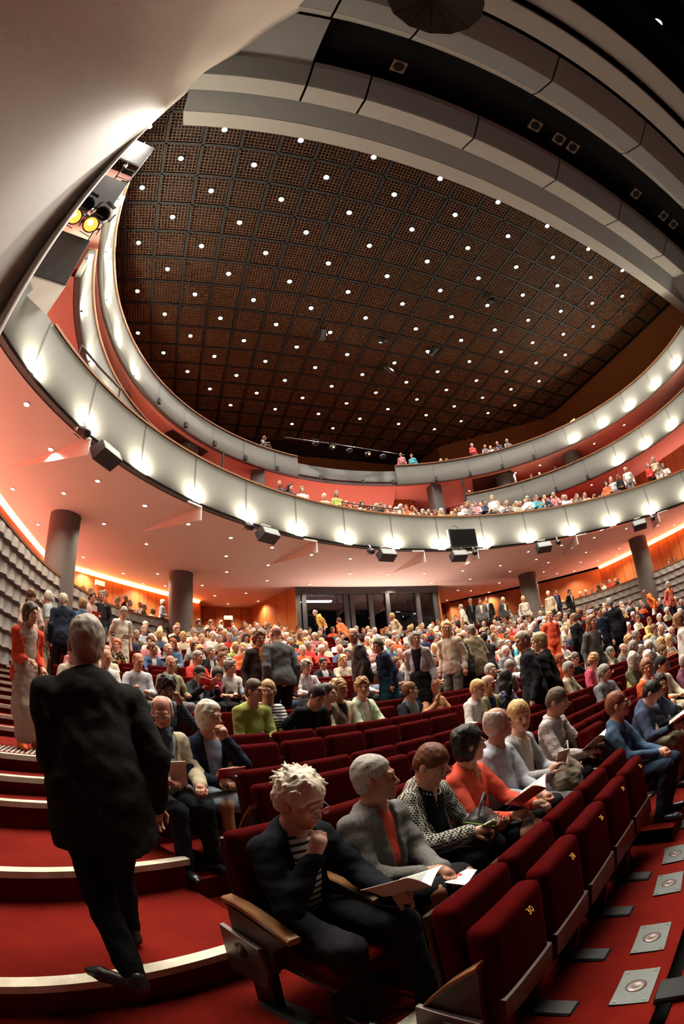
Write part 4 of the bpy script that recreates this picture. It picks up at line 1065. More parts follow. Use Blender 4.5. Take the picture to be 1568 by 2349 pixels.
def place_seat(row,ang,occ,label,end=False,letter=None,num=None,R=None,z=None):
    R=R or row_riser(row)-.42; x,y=polar(R,ang); d=Vector((RC[0]-x,RC[1]-y)).normalized(); rz=math.atan2(-d.x,d.y)
    t=empty('theatre_seat',(x,y,row_floor(row) if z is None else z),rz,label,'theatre seat','dark red theatre seats')
    def add(nm,key,ox=0):
        o=bpy.data.objects.new(nm,SM[key]); COL.objects.link(o); o.parent=t; o.location=(ox,0,0); return o
    add('backrest','backrest'); add('back_shell','back_shell')
    s='open' if occ else 'folded'
    add('seat_cushion','seat_cushion_'+s); add('seat_shell','seat_shell_'+s)
    add('side_panel','side_panel_'+s,SW/2); add('armrest','armrest_'+s,SW/2); add('pedestal','pedestal',SW/2)
    if letter:
        m=MB(); m.prism([(-.33,.19),(-.05,.19),(-.03,.30),(-.06,.46),(-.34,.49)],0,SW/2+.02,SW/2+.05); p=m.build('end_plate',M['plate'],t,bevel=.006)
        m=MB(); Rm=Matrix.Rotation(math.pi/2,3,'Y'); m.lathe([(.001,.0),(.042,0),(.045,.004),(.001,.0045)],20,Rm,(SW/2+.049,-.19,.39)); m.build('letter_badge',M['black'],p,True)
        text_mesh('row_letter',letter,.062,M['gold'],p,Matrix.Translation((SW/2+.0545,-.19,.39))@Matrix(((0,0,1,0),(1,0,0,0),(0,1,0,0),(0,0,0,1))))
    if num and not occ:
        text_mesh('seat_number',num,.045,M['gold'],t,Matrix.Translation((0,-.035,.890))@Matrix.Rotation(math.pi,4,'Z')@Matrix.Rotation(math.radians(52),4,'X'))
    return t
def seat_quads():
    """light mesh of one folded seat for the far rows"""
    m=MB(); X=lambda a: Matrix.Rotation(math.radians(a),3,'X')
    m.box((0,-.225,.715),(.485,.10,.60),M=X(9)); m.box((0,-.015,.685),(.47,.12,.46),M=X(7)); m.mi=1; m.box((0,0,.38),(.45,.06,.2)); m.box((-SW/2,0,.5),(.036,.5,.2)); m.box((-SW/2,-.05,.2),(.06,.25,.4))
    return m
# ------------------------------------------------------------------ people
W=(.62,.60,.55);CR=(.58,.49,.36);BG=(.40,.34,.24);KH=(.24,.21,.12);NV=(.018,.026,.06);BK=(.012,.012,.014);GR=(.13,.13,.14);LG=(.36,.36,.38);DN=(.06,.10,.17);OR=(.66,.10,.03);PK=(.50,.07,.11);GN=(.30,.34,.09);MT=(.45,.54,.38);LB=(.40,.49,.62);PU=(.14,.045,.08);OL=(.11,.10,.055);RD=(.50,.03,.025);TP=(.20,.16,.10);CO=(.72,.10,.06)
hW=(.62,.58,.51);hG=(.26,.24,.22);hB=(.50,.33,.14);hN=(.12,.055,.025);hR=(.22,.06,.02);hK=(.015,.012,.012)
def D(**k): return k
S=lambda s,x,y,z:(s*x,y,z)
HERO={
'h1':(0,D(lean=10,head=(6,20,0),wR=(.06,.25,.93),pR=(.6,.0,-1),hR=(-.35,.15,.9),nR=(-.3,-.9,0),cR=1.5,wL=(-.15,.47,.70),hL=(.25,.95,.1),nL=(.9,-.2,-.2),cL=.5,top='jacket',tcol=(.010,.011,.015),icol=(.55,.53,.48),icol2=(.03,.03,.04),imat='cloth_stripe',open=1.7,hair='wild',hcol=(.72,.66,.55),glasses=1,bcolr=(.016,.016,.018),kR=(.13,.45,.52),kL=(-.15,.50,.54),aR=(.13,.40,.085),aL=(-.16,.62,.085),vneck=0),'person in dark jacket and striped shirt, chin resting on hand, open booklet on knee'),
'h2':(0,D(lean=2,head=(28,-3,0),wR=(.06,.33,.68),wL=(-.03,.37,.67),nR=(0,-.3,-1),nL=(0,-.3,-1),cR=.8,cL=.8,top='jacket',tcol=(.20,.19,.18),tcol2=(.03,.03,.03),tmat='cloth_tweed',icol=CO,open=1.0,hair='short',hcol=(.36,.35,.33),bot='skirt',bcolr=(.014,.014,.016),kR=(.10,.42,.60),kL=(-.10,.45,.60),aR=(.10,.44,.085),aL=(-.08,.48,.085),belly=.03),'person in grey tweed jacket over coral blouse, looking up with hands crossed in lap'),
'h3':(0,D(lean=8,head=(2,32,0),wR=(.10,.42,.74),hR=(-.6,.8,.1),nR=(0,-.2,-1),cR=1.2,wL=(-.10,.45,.72),hL=(.5,.85,.1),nL=(0,.2,1),top='cardigan',tcol=(.50,.47,.40),tcol2=(.03,.03,.03),tmat='cloth_hound',icol=BK,vneck=1,open=2.0,hair='short',hcol=(.13,.045,.02),glasses=1,necklace='pearl',watch='R',belly=.04,bcolr=BK),'person in houndstooth coat and black top, writing with a green pencil in a notebook'),
'h4':(0,D(lean=3,head=(45,4,0),wR=(.12,.40,.70),hR=(-.4,.9,.1),wL=(-.12,.44,.70),hL=(.4,.9,.1),top='shirt',tcol=CO,hair='bob',hcol=hK,glasses=1,necklace='goldm',bot='skirt',bcolr=(.018,.022,.03),sk=.86,kR=(.10,.50,.58),kL=(-.06,.47,.55),aR=(.12,.64,.14),aL=(-.05,.5,.085),toe=.02,neck=2),'person in coral shirt and dark skirt, knees crossed, booklet on lap, turned away'),
'h5':(0,D(lean=6,head=(58,-4,0),wR=(.07,.36,.68),wL=(-.02,.40,.67),hR=(-.7,.7,0),hL=(.6,.8,0),cR=1.2,cL=1.2,top='shirt',tcol=(.52,.56,.62),hair='ring',hcol=(.50,.46,.40),bcolr=(.025,.025,.03),belly=.05,wide=1.08),'bald person in pale blue shirt with clasped hands, head turned away'),
'h6':(0,D(lean=4,head=(-42,6,6),wR=(.14,.36,.78),hR=(-.3,.6,.7),wL=(-.10,.38,.72),top='cardigan',tcol=LG,icol=(.60,.57,.50),open=2.0,vneck=1,hair='bob',hcol=(.60,.42,.18),bcolr=(.20,.20,.21),kR=(.12,.50,.54),necklace='goldm'),'person in cream top and grey cardigan, smiling towards the camera, bag on knees'),
'h7':(0,D(lean=9,head=(4,24,0),wR=(.10,.44,.74),hR=(-.2,.95,.2),nR=(-.5,0,-1),wL=(-.12,.46,.74),hL=(.2,.95,.2),top='shirt',tmat='cloth_check',tcol=(.55,.50,.49),tcol2=(.28,.18,.20),hair='short',hcol=(.10,.07,.05),glasses=1,bcolr=(.02,.02,.025),watch='L'),'person in pale checked shirt with glasses reading an open booklet'),
'h8':(0,D(lean=2,head=(12,-2,0),wR=(.06,.40,.66),wL=(-.01,.42,.66),hR=(-.6,.8,0),hL=(.6,.8,0),cR=1.1,cL=1.1,top='shirt',tcol=DN,tcol2=DN,hair='short',hcol=(.19,.055,.022),glasses=1,bcolr=(.018,.028,.045),hem=.16,kR=(.11,.50,.53),kL=(-.10,.52,.53)),'person in denim jacket, hands folded, at the end of the empty front seats'),
'h9':(0,D(lean=16,head=(2,30,0),wR=(.16,.46,.70),hR=(-.2,.95,0),cR=1.1,wL=(-.06,.22,1.08),pL=(-.4,.5,-1),hL=(.2,.1,.95),nL=(.4,-.9,0),cL=1.1,top='knit',tcol=(.05,.065,.11),hair='short',hcol=hK,glasses=1,bcolr=(.22,.19,.13)),'person in blue sweater leaning on one hand while writing, front row right'),
'h10':(0,D(lean=4,head=(-48,3,4),wR=(.16,.38,.70),wL=(-.12,.40,.68),top='cardigan',tcol=BK,icol=(.50,.50,.48),open=1.6,hair='long',hcol=(.025,.014,.010),glasses=1,bcolr=(.50,.46,.38),kR=(.10,.46,.60)),'person in black jacket, white blouse and glasses, looking at the camera'),
'h12':(0,D(lean=5,head=(-30,18,0),wR=(.14,.34,.72),hR=(-.3,.8,.3),wL=(-.14,.36,.68),hL=(.5,.8,0),cR=.8,cL=.9,top='jacket',tcol=(.46,.40,.28),icol=(.30,.31,.28),open=1.9,scarf=(.05,.06,.08),hair='ring',hcol=(.50,.47,.42),glasses=1,bcolr=(.015,.016,.02),belly=.05,smat='shoe',skin=(.50,.23,.16)),'person in beige zip jacket and grey pullover with glasses, reading a leaflet beside the aisle'),
'h13':(0,D(lean=8,head=(24,4,0),wR=(.10,.38,.70),hR=(-.2,.9,.1),wL=(-.04,.27,1.0),pL=(-.5,.4,-1),hL=(.3,.2,.9),nL=(.3,-.9,0),cL=1.3,top='cardigan',tcol=(.014,.02,.04),icol=(.26,.32,.44),open=1.6,hair='bob',hcol=(.70,.66,.58),bot='skirt',bcolr=(.40,.47,.58)),'person in navy cardigan and pale blue dress holding a red brochure, hand at chin'),
'm1':(1,D(lean=20,head=(22,4,0),wR=(.06,.42,.68),wL=(-.06,.44,.68),top='knit',tcol=(.30,.33,.09),hair='short',hcol=(.10,.065,.04),bcolr=LB),'person in lime green pullover leaning forward and looking right'),
'm2':(1,D(lean=10,head=(-45,5,0),wR=(.08,.40,.66),wL=(-.06,.42,.66),top='jacket',tmat='cloth_stripe',tcol=(.55,.53,.48),tcol2=(.02,.02,.03),icol=W,open=.6,hair='short',hcol=(.42,.27,.12),glasses=1,bcolr=GR),'person in cream jacket with dark stripes smiling at the camera'),
'm3':(1,D(lean=14,head=(35,6,0),top='jacket',tcol=(.12,.085,.065),icol=BK,hair='tail',hcol=(.06,.05,.045),glasses=1,bcolr=(.16,.13,.10)),'person with ponytail in brown jacket turned towards a neighbour'),
'm4':(1,D(lean=6,head=(22,2,0),top='jacket',tcol=(.56,.49,.36),icol=BK,open=1.3,hair='curly',hcol=(.60,.44,.24),bcolr=W),'person in cream jacket with a red folder, between brown and mint jackets'),
'm5':(1,D(lean=8,head=(-30,2,0),wR=(.05,.40,.68),wL=(-.06,.42,.68),top='jacket',tcol=(.47,.53,.38),icol=(.58,.52,.45),open=1.2,hair='curly',hcol=(.30,.16,.07),bcolr=MT),'person in mint green jacket with a shoulder strap, talking'),
'm6':(1,D(lean=5,head=(55,0,0),top='cardigan',tcol=(.018,.019,.024),icol=(.16,.18,.20),open=2,hair='short',hcol=(.17,.075,.03),bcolr=(.02,.02,.02),watch='L'),'person with dark jacket over shoulders, hands apart, turned to orange shirt'),
'm7':(1,D(lean=4,head=(-70,0,0),wR=(.2,.30,.95),hR=(0,.3,.9),top='shirt',tmat='cloth_check',tcol=(.55,.27,.15),tcol2=(.30,.10,.06),hair='short',hcol=(.40,.22,.10),bcolr=(.012,.014,.02),skin=(.58,.28,.20)),'person in orange checked shirt raising one hand in talk'),
'm8':(1,D(lean=10,head=(12,18,0),top='shirt',tcol=(.66,.63,.57),hair='short',hcol=(.58,.36,.14),bcolr=W,watch='R'),'person in white blouse looking down, wearing a bracelet'),
'm9':(1,D(lean=6,head=(10,6,0),top='jacket',tcol=(.34,.30,.17),icol=NV,open=1.3,hair='ring',hcol=(.40,.36,.30),bcolr=GR),'person in khaki jacket over navy patterned shirt behind the white blouse'),
'm10':(1,D(lean=6,twist=20,head=(90,0,0),top='shirt',tmat='cloth_floral',tcol=(.03,.025,.045),tcol2=(.2,.18,.2),hair='long',hcol=hK),'person in dark flowered blouse with back turned, long dark hair'),
'm11':(1,D(lean=6,head=(30,4,0),wR=(.15,.25,1.12),hR=(0,.1,1),pR=(.6,.3,-1),top='vest',tcol=(.016,.016,.018),hair='bob',hcol=(.11,.05,.03),bcolr=BK),'person in sleeveless black top with one hand raised by the face'),
'm12':(1,D(lean=10,head=(-40,6,0),top='knit',tcol=(.68,.13,.04),hair='short',hcol=(.58,.37,.15),bcolr=OR),'person in bright orange sweater smiling at the camera'),
'm13':(1,D(lean=12,head=(-15,26,0),wL=(-.2,.45,.80),top='tee',tcol=(.012,.013,.013),hair='short',hcol=(.09,.08,.07),bcolr=BG),'person in black polo shirt bending over a folded newspaper'),
'm14':(1,D(lean=8,head=(-5,22,0),top='cardigan',tcol=PK,icol=W,open=1,hair='curly',hcol=(.45,.26,.13),bcolr=DN),'person in raspberry cardigan reading a dark red book'),
'm15':(1,D(lean=6,head=(70,0,0),top='shirt',tcol=(.32,.31,.09),hair='ring',hcol=(.33,.30,.26),belly=.05),'person in olive yellow shirt seen from behind beside an orange blazer'),
'm16':(1,D(lean=6,head=(-55,4,8),top='jacket',tcol=(.72,.12,.04),icol=(.6,.45,.4),hair='bob',hcol=(.27,.14,.07)),'person in orange blazer tilting the head towards the camera'),
'm17':(1,D(lean=4,head=(80,0,0),top='shirt',tcol=PU,hair='ring',hcol=(.45,.40,.35),belly=.06,wide=1.1),'bald person in plum shirt at the right edge, turned away'),
'm18':(1,D(lean=8,head=(-8,20,0),wL=(-.08,.26,1.0),hL=(.2,.1,.95),top='shirt',tmat='cloth_check',tcol=(.02,.025,.03),tcol2=(.10,.12,.15),hair='curly',hcol=hK,glasses=1,skin=(.27,.12,.075)),'person with glasses in dark plaid shirt, phone held to the cheek, behind beige jacket'),
'm19':(1,D(lean=8,head=(10,28,0),wR=(.10,.40,.80),wL=(-.16,.42,.80),top='jacket',tcol=(.025,.027,.032),icol=(.5,.54,.6),hair='short',hcol=hK,glasses=1,skin=(.36,.18,.11)),'person in charcoal suit with glasses reading a red programme'),
'm20':(1,D(lean=8,head=(-10,24,0),top='jacket',tcol=(.02,.02,.025),icol=PK,scarf=(.42,.03,.10),hair='bob',hcol=(.03,.02,.018)),'person in dark jacket with magenta scarf leaning over a shared programme'),
'm21':(1,D(head=(0,5,0),top='shirt',tcol=CR,hair='short',hcol=(.42,.40,.37),glasses=1),'grey haired person in cream shirt behind the khaki jacket'),
'm22':(1,D(lean=22,head=(-10,30,0),top='jacket',tcol=GR,icol=LG,hair='short',hcol=(.24,.23,.21)),'person in grey suit bending forward among standing suits'),
'm23':(1,D(head=(20,4,0),top='tee',tcol=NV,hair='bun',hcol=(.05,.03,.025)),'person with hair pinned up in dark top beside the orange sweater'),
}
def q(top,mat,col,hair,hcol,label,**k):
    d=D(top=top,tmat=mat,tcol=col,hair=hair,hcol=hcol,**k); return (1,d,label)
P_='cloth_plain'
HERO.update({
'n1':q('jacket',P_,DN,'bun',hN,'person in blue denim jacket turned to the black leather jacket',head=(40,0,0),icol=W),
'n2':q('jacket','leather',(.015,.015,.016),'ring',(.35,.33,.3),'person in black leather jacket with glasses, white programme on lap',glasses=1,icol=BK),
'n3':q('jacket','cloth_floral',(.02,.02,.018),'bob',(.45,.10,.03),'person in black and yellow patterned jacket over orange top, hands joined at chin',icol=(.7,.25,.04),tcol2=(.5,.35,.05),open=1.6,wR=(.03,.22,1.0),wL=(-.03,.22,1.0),hR=(-.2,.1,.9),hL=(.2,.1,.9),head=(-20,0,0)),
'n4':q('shirt',P_,(.42,.46,.30),'ring',hW,'person in pale green shirt sitting beside the grey left wall'),
'n5':q('tee',P_,W,'short',hW,'person in white polo shirt looking down, arms in lap'),
'n6':q('jacket',P_,OL,'short',hG,'person in olive jacket near the grey left wall',icol=KH),
'n7':q('shirt',P_,W,'short',hB,'person in white blouse with both hands at the chest',head=(-15,0,0)),
'n8':q('shirt',P_,(.68,.66,.62),'short',hW,'person in white shirt just under the second column'),
'n9':q('tee',P_,CR,'bob',hB,'person in beige top left of the lime cardigan',glasses=1),
'n10':q('jacket',P_,(.025,.025,.03),'short',(.33,.31,.28),'person in dark suit, head turned right, left of the grey sweater',head=(25,0,0),icol=W),
'n11':q('vest',P_,BK,'bob',hB,'person in black sleeveless top left of the dark suit'),
'n12':q('jacket',P_,(.10,.10,.12),'short',hG,'person in grey suit with dark glasses looking right',glasses=1,icol=LB),
'n13':q('tee',P_,W,'curly',hG,'person in white short sleeved top in profile, glasses on head',head=(35,5,0)),
'n14':q('tee',P_,LB,'short',hW,'white haired person facing the camera left of the grey sweater',head=(-35,4,0)),
'n15':q('tee',P_,BK,'short',hN,'person half hidden left of the standing grey sweater'),
'n16':q('cardigan',P_,GN,'short',hB,'person in lime cardigan under the curly haired standing person',icol=W,glasses=1),
'n17':q('shirt','cloth_stripe',(.35,.33,.30),'bob',hN,'person in striped top left of the white haired rows',tcol2=(.03,.03,.03)),
'n18':q('cardigan','cloth_floral',(.5,.46,.42),'curly',hG,'person in pale flowered jacket right of the standing grey sweater',glasses=1,tcol2=(.3,.2,.25),icol=(.4,.3,.35)),
'n19':q('jacket',P_,(.022,.022,.026),'short',hK,'person in black suit and open white shirt leaning back',icol=W,open=1.3,lean=-2),
'n20':q('tee',P_,CR,'long',hB,'person in cream top with long fair hair left of the leather jacket'),
'n21':q('shirt',P_,CR,'ring',hW,'person in cream shirt half hidden right of the dark walking figure'),
'n22':q('jacket',P_,BG,'short',hG,'person in beige jacket behind the taupe jacket, facing front',icol=W),
'n23':q('jacket',P_,(.03,.03,.033),'short',hG,'person in dark suit and pale shirt behind the standing suits',icol=LB,open=1.2,glasses=1),
'n24':q('tee','cloth_floral',(.20,.16,.24),'bob',hK,'person in dark flowered blouse with glasses beside an orange bag',glasses=1,tcol2=(.5,.45,.5)),
'n25':q('vest',P_,(.74,.20,.07),'bob',(.66,.50,.24),'person in orange sleeveless top with pale bob, seen from behind',head=(120,0,0),twist=40),
'n26':q('shirt',P_,(.55,.42,.33),'bob',(.22,.07,.03),'person in peach blouse left of the lilac cardigan',head=(-20,0,0)),
'n27':q('shirt',P_,BG,'ring',hG,'bald person in beige shirt behind the peach blouse'),
'n28':q('jacket',P_,KH,'short',hG,'person in khaki jacket between two standing dark suits',head=(20,10,0)),
'n29':q('jacket',P_,OL,'short',(.18,.17,.16),'person in olive jacket in profile reading a leaflet',head=(20,10,0)),
'n30':q('tee',P_,(.22,.20,.16),'bald',hG,'bald person in taupe shirt right of the olive jacket',head=(25,0,0)),
'n31':q('shirt',P_,LG,'short',hG,'grey haired person in profile behind the bald taupe shirt',head=(30,5,0)),
'n32':q('tee',P_,OL,'bob',hW,'person with white bob seen from behind near the olive shirts',head=(110,0,0)),
'n33':q('jacket',P_,(.12,.14,.13),'short',hG,'bearded person in grey green jacket in profile, right half of the stalls',head=(15,0,0)),
'n34':q('tee',P_,W,'bob',hB,'person in white top holding a brown bag, right side of the stalls',head=(25,0,0)),
'n35':q('tee',P_,(.5,.48,.45),'bob',hB,'person in pale top reading a programme next to the brown bag'),
'n36':q('jacket',P_,GR,'ring',hW,'person in grey jacket near the right edge, rows above the plum shirt'),
'n37':q('shirt',P_,LG,'bald',hG,'bald person in pale grey shirt, right of the dark haired neighbour'),
'n38':q('jacket',P_,(.3,.3,.28),'curly',hN,'brown haired person in pale jacket beside a bald neighbour'),
'n39':q('jacket',P_,NV,'short',hG,'grey haired person in navy jacket with sunglasses on the head'),
'n40':q('tee',P_,W,'curly',hB,'curly fair haired person in white behind the grey beard'),
'n41':q('tee',P_,W,'bob',hB,'person in white blouse seen from behind on the right side',head=(130,0,0)),
'n42':q('shirt',P_,BG,'short',hW,'bearded person in beige shirt with glasses',glasses=1),
'n43':q('shirt',P_,CR,'bob',hN,'brown haired person in cream top turned away from the camera',head=(90,0,0)),
'n44':q('jacket',P_,DN,'short',hG,'person in denim jacket yawning above the black polo'),
'n45':q('tee',P_,W,'short',hN,'laughing person in white tee below the black standing jacket'),
'n46':q('jacket',P_,LG,'short',hG,'person in grey suit and blue tie beside the white tee',icol=W,tie=(.06,.09,.2)),
'n47':q('shirt',P_,BG,'bald',hG,'bald person with glasses behind the shoulder bag',glasses=1),
'n48':q('tee',P_,W,'bob',hB,'fair haired person in white top left of the bald glasses wearer'),
'n49':q('shirt',P_,LB,'short',hG,'person with a coral pink scarf over pale blue shirt, far right rows',scarf=CO),
'n50':q('tee',P_,(.5,.36,.12),'short',hB,'person in mustard yellow top, far right rows'),
'n51':q('jacket',P_,BK,'short',hW,'person in black jacket and red shirt, far right rows',icol=RD),
'n52':q('jacket',P_,(.26,.34,.42),'short',hG,'person in pale denim jacket over turquoise top',icol=(.05,.25,.5),head=(0,5,0)),
'n53':q('tee',P_,BK,'short',hK,'person in black tee bending over the seats right of the grey sweater',lean=35,head=(0,35,0)),
})
STN={
'w1':(0,D(lean=10,head=(4,4,0),wR=(.27,.06,.86),wL=(-.13,.20,.92),top='jacket',tcol=(.016,.015,.014),icol=BK,hem=.24,open=.4,hair='short',hcol=(.42,.38,.32),bcolr=(.008,.008,.009),aL=(-.08,-.28,.13),aR=(.06,.20,.10),wide=1.22,belly=.0,fineL=0,tL=55,toe=.0),'person in black suit walking up the red aisle steps with back to the camera',-8),
'w2':(0,D(head=(25,5,0),wR=(.06,.22,1.02),wL=(-.14,.2,.95),top='cardigan',tcol=(.62,.07,.035),icol=(.45,.35,.26),icol2=(.35,.10,.08),imat='cloth_floral',open=2.2,hair='bob',hcol=(.10,.07,.05),glasses=1,bot='skirt',bmat='cloth_plain',bcolr=(.40,.29,.24),longskirt=1,necklace='pearl',smat='orange'),'person in red cardigan and flowered tunic standing on the studded landing',195),
'w3':(1,D(head=(-40,0,0),top='jacket',tcol=(.022,.028,.045),hair='ring',hcol=hW,bcolr=(.02,.02,.025)),'person in navy suit standing on the aisle steps with back turned',-10),
'w4':(1,D(head=(-30,5,0),wR=(.1,.2,1.45),hR=(0,.1,1),top='tee',tmat='cloth_check',tcol=(.45,.5,.5),tcol2=(.1,.14,.16),hair='short',hcol=hW,bcolr=KH),'person in checked shirt holding a hand to the ear on the aisle steps',60),
'w5':(1,D(top='shirt',tcol=(.60,.42,.36),hair='long',hcol=(.14,.05,.02),bcolr=BK,head=(-20,0,0)),'person in pale pink blouse with long hair against the grey wall',10),
'w6':(1,D(top='jacket',tcol=DN,hair='bob',hcol=(.22,.13,.06),bcolr=BK),'person seen from behind in dark top in the aisle below the wall',0),
'w7':(1,D(top='tee',tcol=(.58,.45,.40),hair='curly',hcol=hN,wR=(.1,.3,1.1),wL=(-.1,.3,1.1)),'person in pale pink top holding red programmes in the aisle',190),
'w8':(1,D(top='shirt',tcol=(.028,.03,.034),hair='short',hcol=(.16,.15,.14),bcolr=GR,head=(30,0,0)),'person in black shirt carrying a pale coat in the aisle',150),
'w9':(1,D(lean=16,head=(0,30,0),top='tee',tcol=(.66,.60,.52),hair='short',hcol=hG,bot='skirt',bcolr=(.50,.42,.32)),'person in white top and sand skirt bending over a programme',185),
'w10':(1,D(top='jacket',tcol=(.04,.035,.03),hair='curly',hcol=(.14,.07,.03),scarf=(.45,.16,.04),bcolr=BK),'curly haired standing person in dark jacket with rust scarf',175),
'w11':(1,D(lean=6,top='knit',tcol=(.10,.10,.105),hair='bald',hcol=hG,bcolr=BK,head=(5,10,0),wide=1.12),'bald standing person in charcoal grey pullover seen from behind',-5),
'w12':(1,D(head=(50,12,0),top='jacket',tmat='leather',tcol=(.012,.012,.013),hair='bald',hcol=hG,bcolr=BK,wide=1.1,skin=(.42,.22,.15)),'bald standing person in black leather jacket in profile',60),
'w13':(1,D(lean=10,head=(40,10,0),top='cardigan',tcol=(.012,.018,.045),icol=NV,hair='bob',hcol=(.05,.03,.02),bot='skirt',bcolr=(.01,.04,.06)),'standing person in navy dress and cardigan with a pale shoulder bag',75),
'w14':(1,D(head=(30,4,0),top='cardigan',tcol=(.40,.37,.40),icol=BK,open=1.7,hair='bob',hcol=hG,bot='skirt',bcolr=BK),'standing person in lilac cardigan over black dress',120),
'w15':(1,D(head=(10,0,0),top='jacket',tcol=(.014,.014,.016),hair='bald',hcol=hG,bcolr=BK,wide=1.05),'bald standing person in black suit left of the taupe jacket',30),
'w16':(1,D(head=(0,5,0),top='jacket',tcol=TP,hair='short',hcol=(.20,.18,.15),bcolr=BK,wide=1.15,hem=.24),'standing person in taupe blazer seen from behind',0),
'w17':(1,D(head=(-20,0,0),top='jacket',tcol=(.03,.03,.033),hair='short',hcol=hK,bcolr=BK,wR=(.1,.3,1.25)),'standing person in dark jacket right of the taupe blazer',-20),
'w18':(1,D(head=(30,6,0),top='jacket',tcol=(.022,.024,.03),hair='short',hcol=(.34,.31,.27),bcolr=BK,wide=1.1),'standing person in dark suit with grey hair left of a blond one',40),
'w19':(1,D(head=(20,8,0),top='jacket',tcol=(.013,.013,.013),hair='bob',hcol=(.36,.26,.13),bcolr=BK),'standing fair haired person in black jacket',20),
'w20':(1,D(head=(30,0,0),top='cardigan',tcol=(.46,.38,.30),icol=CR,hair='long',hcol=(.60,.42,.19),bcolr=(.09,.08,.07)),'standing person in beige coat with long fair hair',110),
'w21':(1,D(head=(0,0,0),top='cardigan',tcol=(.10,.10,.095),icol=GR,hair='long',hcol=(.22,.09,.04),bcolr=BK),'smiling standing person in grey cardigan with auburn hair',175),
'w22':(1,D(head=(40,5,0),wR=(.12,.3,1.0),top='shirt',tcol=(.018,.024,.042),hair='short',hcol=hK,bcolr=BK),'standing person in navy shirt with a coat over the arm',140),
'w23':(1,D(head=(15,0,0),top='jacket',tcol=(.010,.010,.010),hair='short',hcol=(.18,.12,.06),bcolr=BK),'standing person in black jacket with white shoulder strap seen from behind',10),
'w24':(1,D(lean=5,head=(0,10,0),top='tee',tcol=(.72,.11,.05),hair='short',hcol=hB,bcolr=OR),'standing person in orange red top in the middle of the stalls',160),
'w25':(1,D(top='jacket',tcol=BK,hair='ring',hcol=hG,bcolr=BK),'standing bald person in black on the right side rows',-30),
'w26':(1,D(top='shirt',tcol=(.62,.58,.52),hair='bob',hcol=(.25,.12,.06),bcolr=CR,hem=.25),'standing person in long white top at the right edge',30),
'w27':(1,D(lean=30,head=(0,25,0),top='tee',tcol=(.60,.40,.10),hair='short',hcol=hG,bcolr=NV),'person in yellow polo bending forward below the booth window',90),
'w28':(1,D(top='jacket',tcol=BK,icol=GR,hair='short',hcol=hG),'standing person in black right of the booth',170),
'w29':(1,D(top='jacket',tcol=(.02,.02,.02),hair='short',hcol=hN),'standing person in dark clothes before the right timber wall, left one',150),
'w30':(1,D(top='jacket',tcol=(.06,.06,.065),hair='short',hcol=hW,icol=W),'white haired standing person in grey jacket before the right timber wall',190),
'w31':(1,D(top='shirt',tcol=W,hair='bob',hcol=hB),'standing person in white blouse left of the third column',170),
'w32':(1,D(top='shirt',tcol=CR,hair='short',hcol=hW,head=(30,0,0)),'white haired standing person in cream jacket right of the third column',130),
'w33':(1,D(top='jacket',tcol=NV,icol=(.1,.15,.4),hair='short',hcol=hK),'standing person in navy and blue right of the cream jacket',185),
'w34':(1,D(top='jacket',tcol=BK,hair='short',hcol=hK),'standing dark clothed person farther right of the third column',200),
'w35':(1,D(lean=25,head=(10,30,0),top='knit',tcol=(.75,.16,.04),hair='short',hcol=hN,bcolr=W),'person in bright orange sweater bending by the right grey parapet',60),
'w36':(1,D(top='jacket',tcol=(.58,.12,.09),icol=(.7,.3,.03),hair='short',hcol=hG,bcolr=BK),'person in salmon jacket standing by the right grey parapet',190),
'w37':(1,D(lean=20,top='knit',tcol=(.72,.18,.07),hair='short',hcol=hN,bcolr=NV),'person in orange pullover bending below the booth window',20),
'w38':(1,D(lean=12,top='shirt',tcol=CR,hair='bob',hcol=hB,bcolr=W),'person in cream dress bending below the right booth pane',100),
'w39':(1,D(top='shirt',tcol=W,hair='short',hcol=hG,bcolr=BK),'grey haired person in white shirt with a bag, right of the booth',40),
'w40':(1,D(top='jacket',tcol=GR,hair='short',hcol=hK),'person in grey jacket leaning right of the booth',150),
}
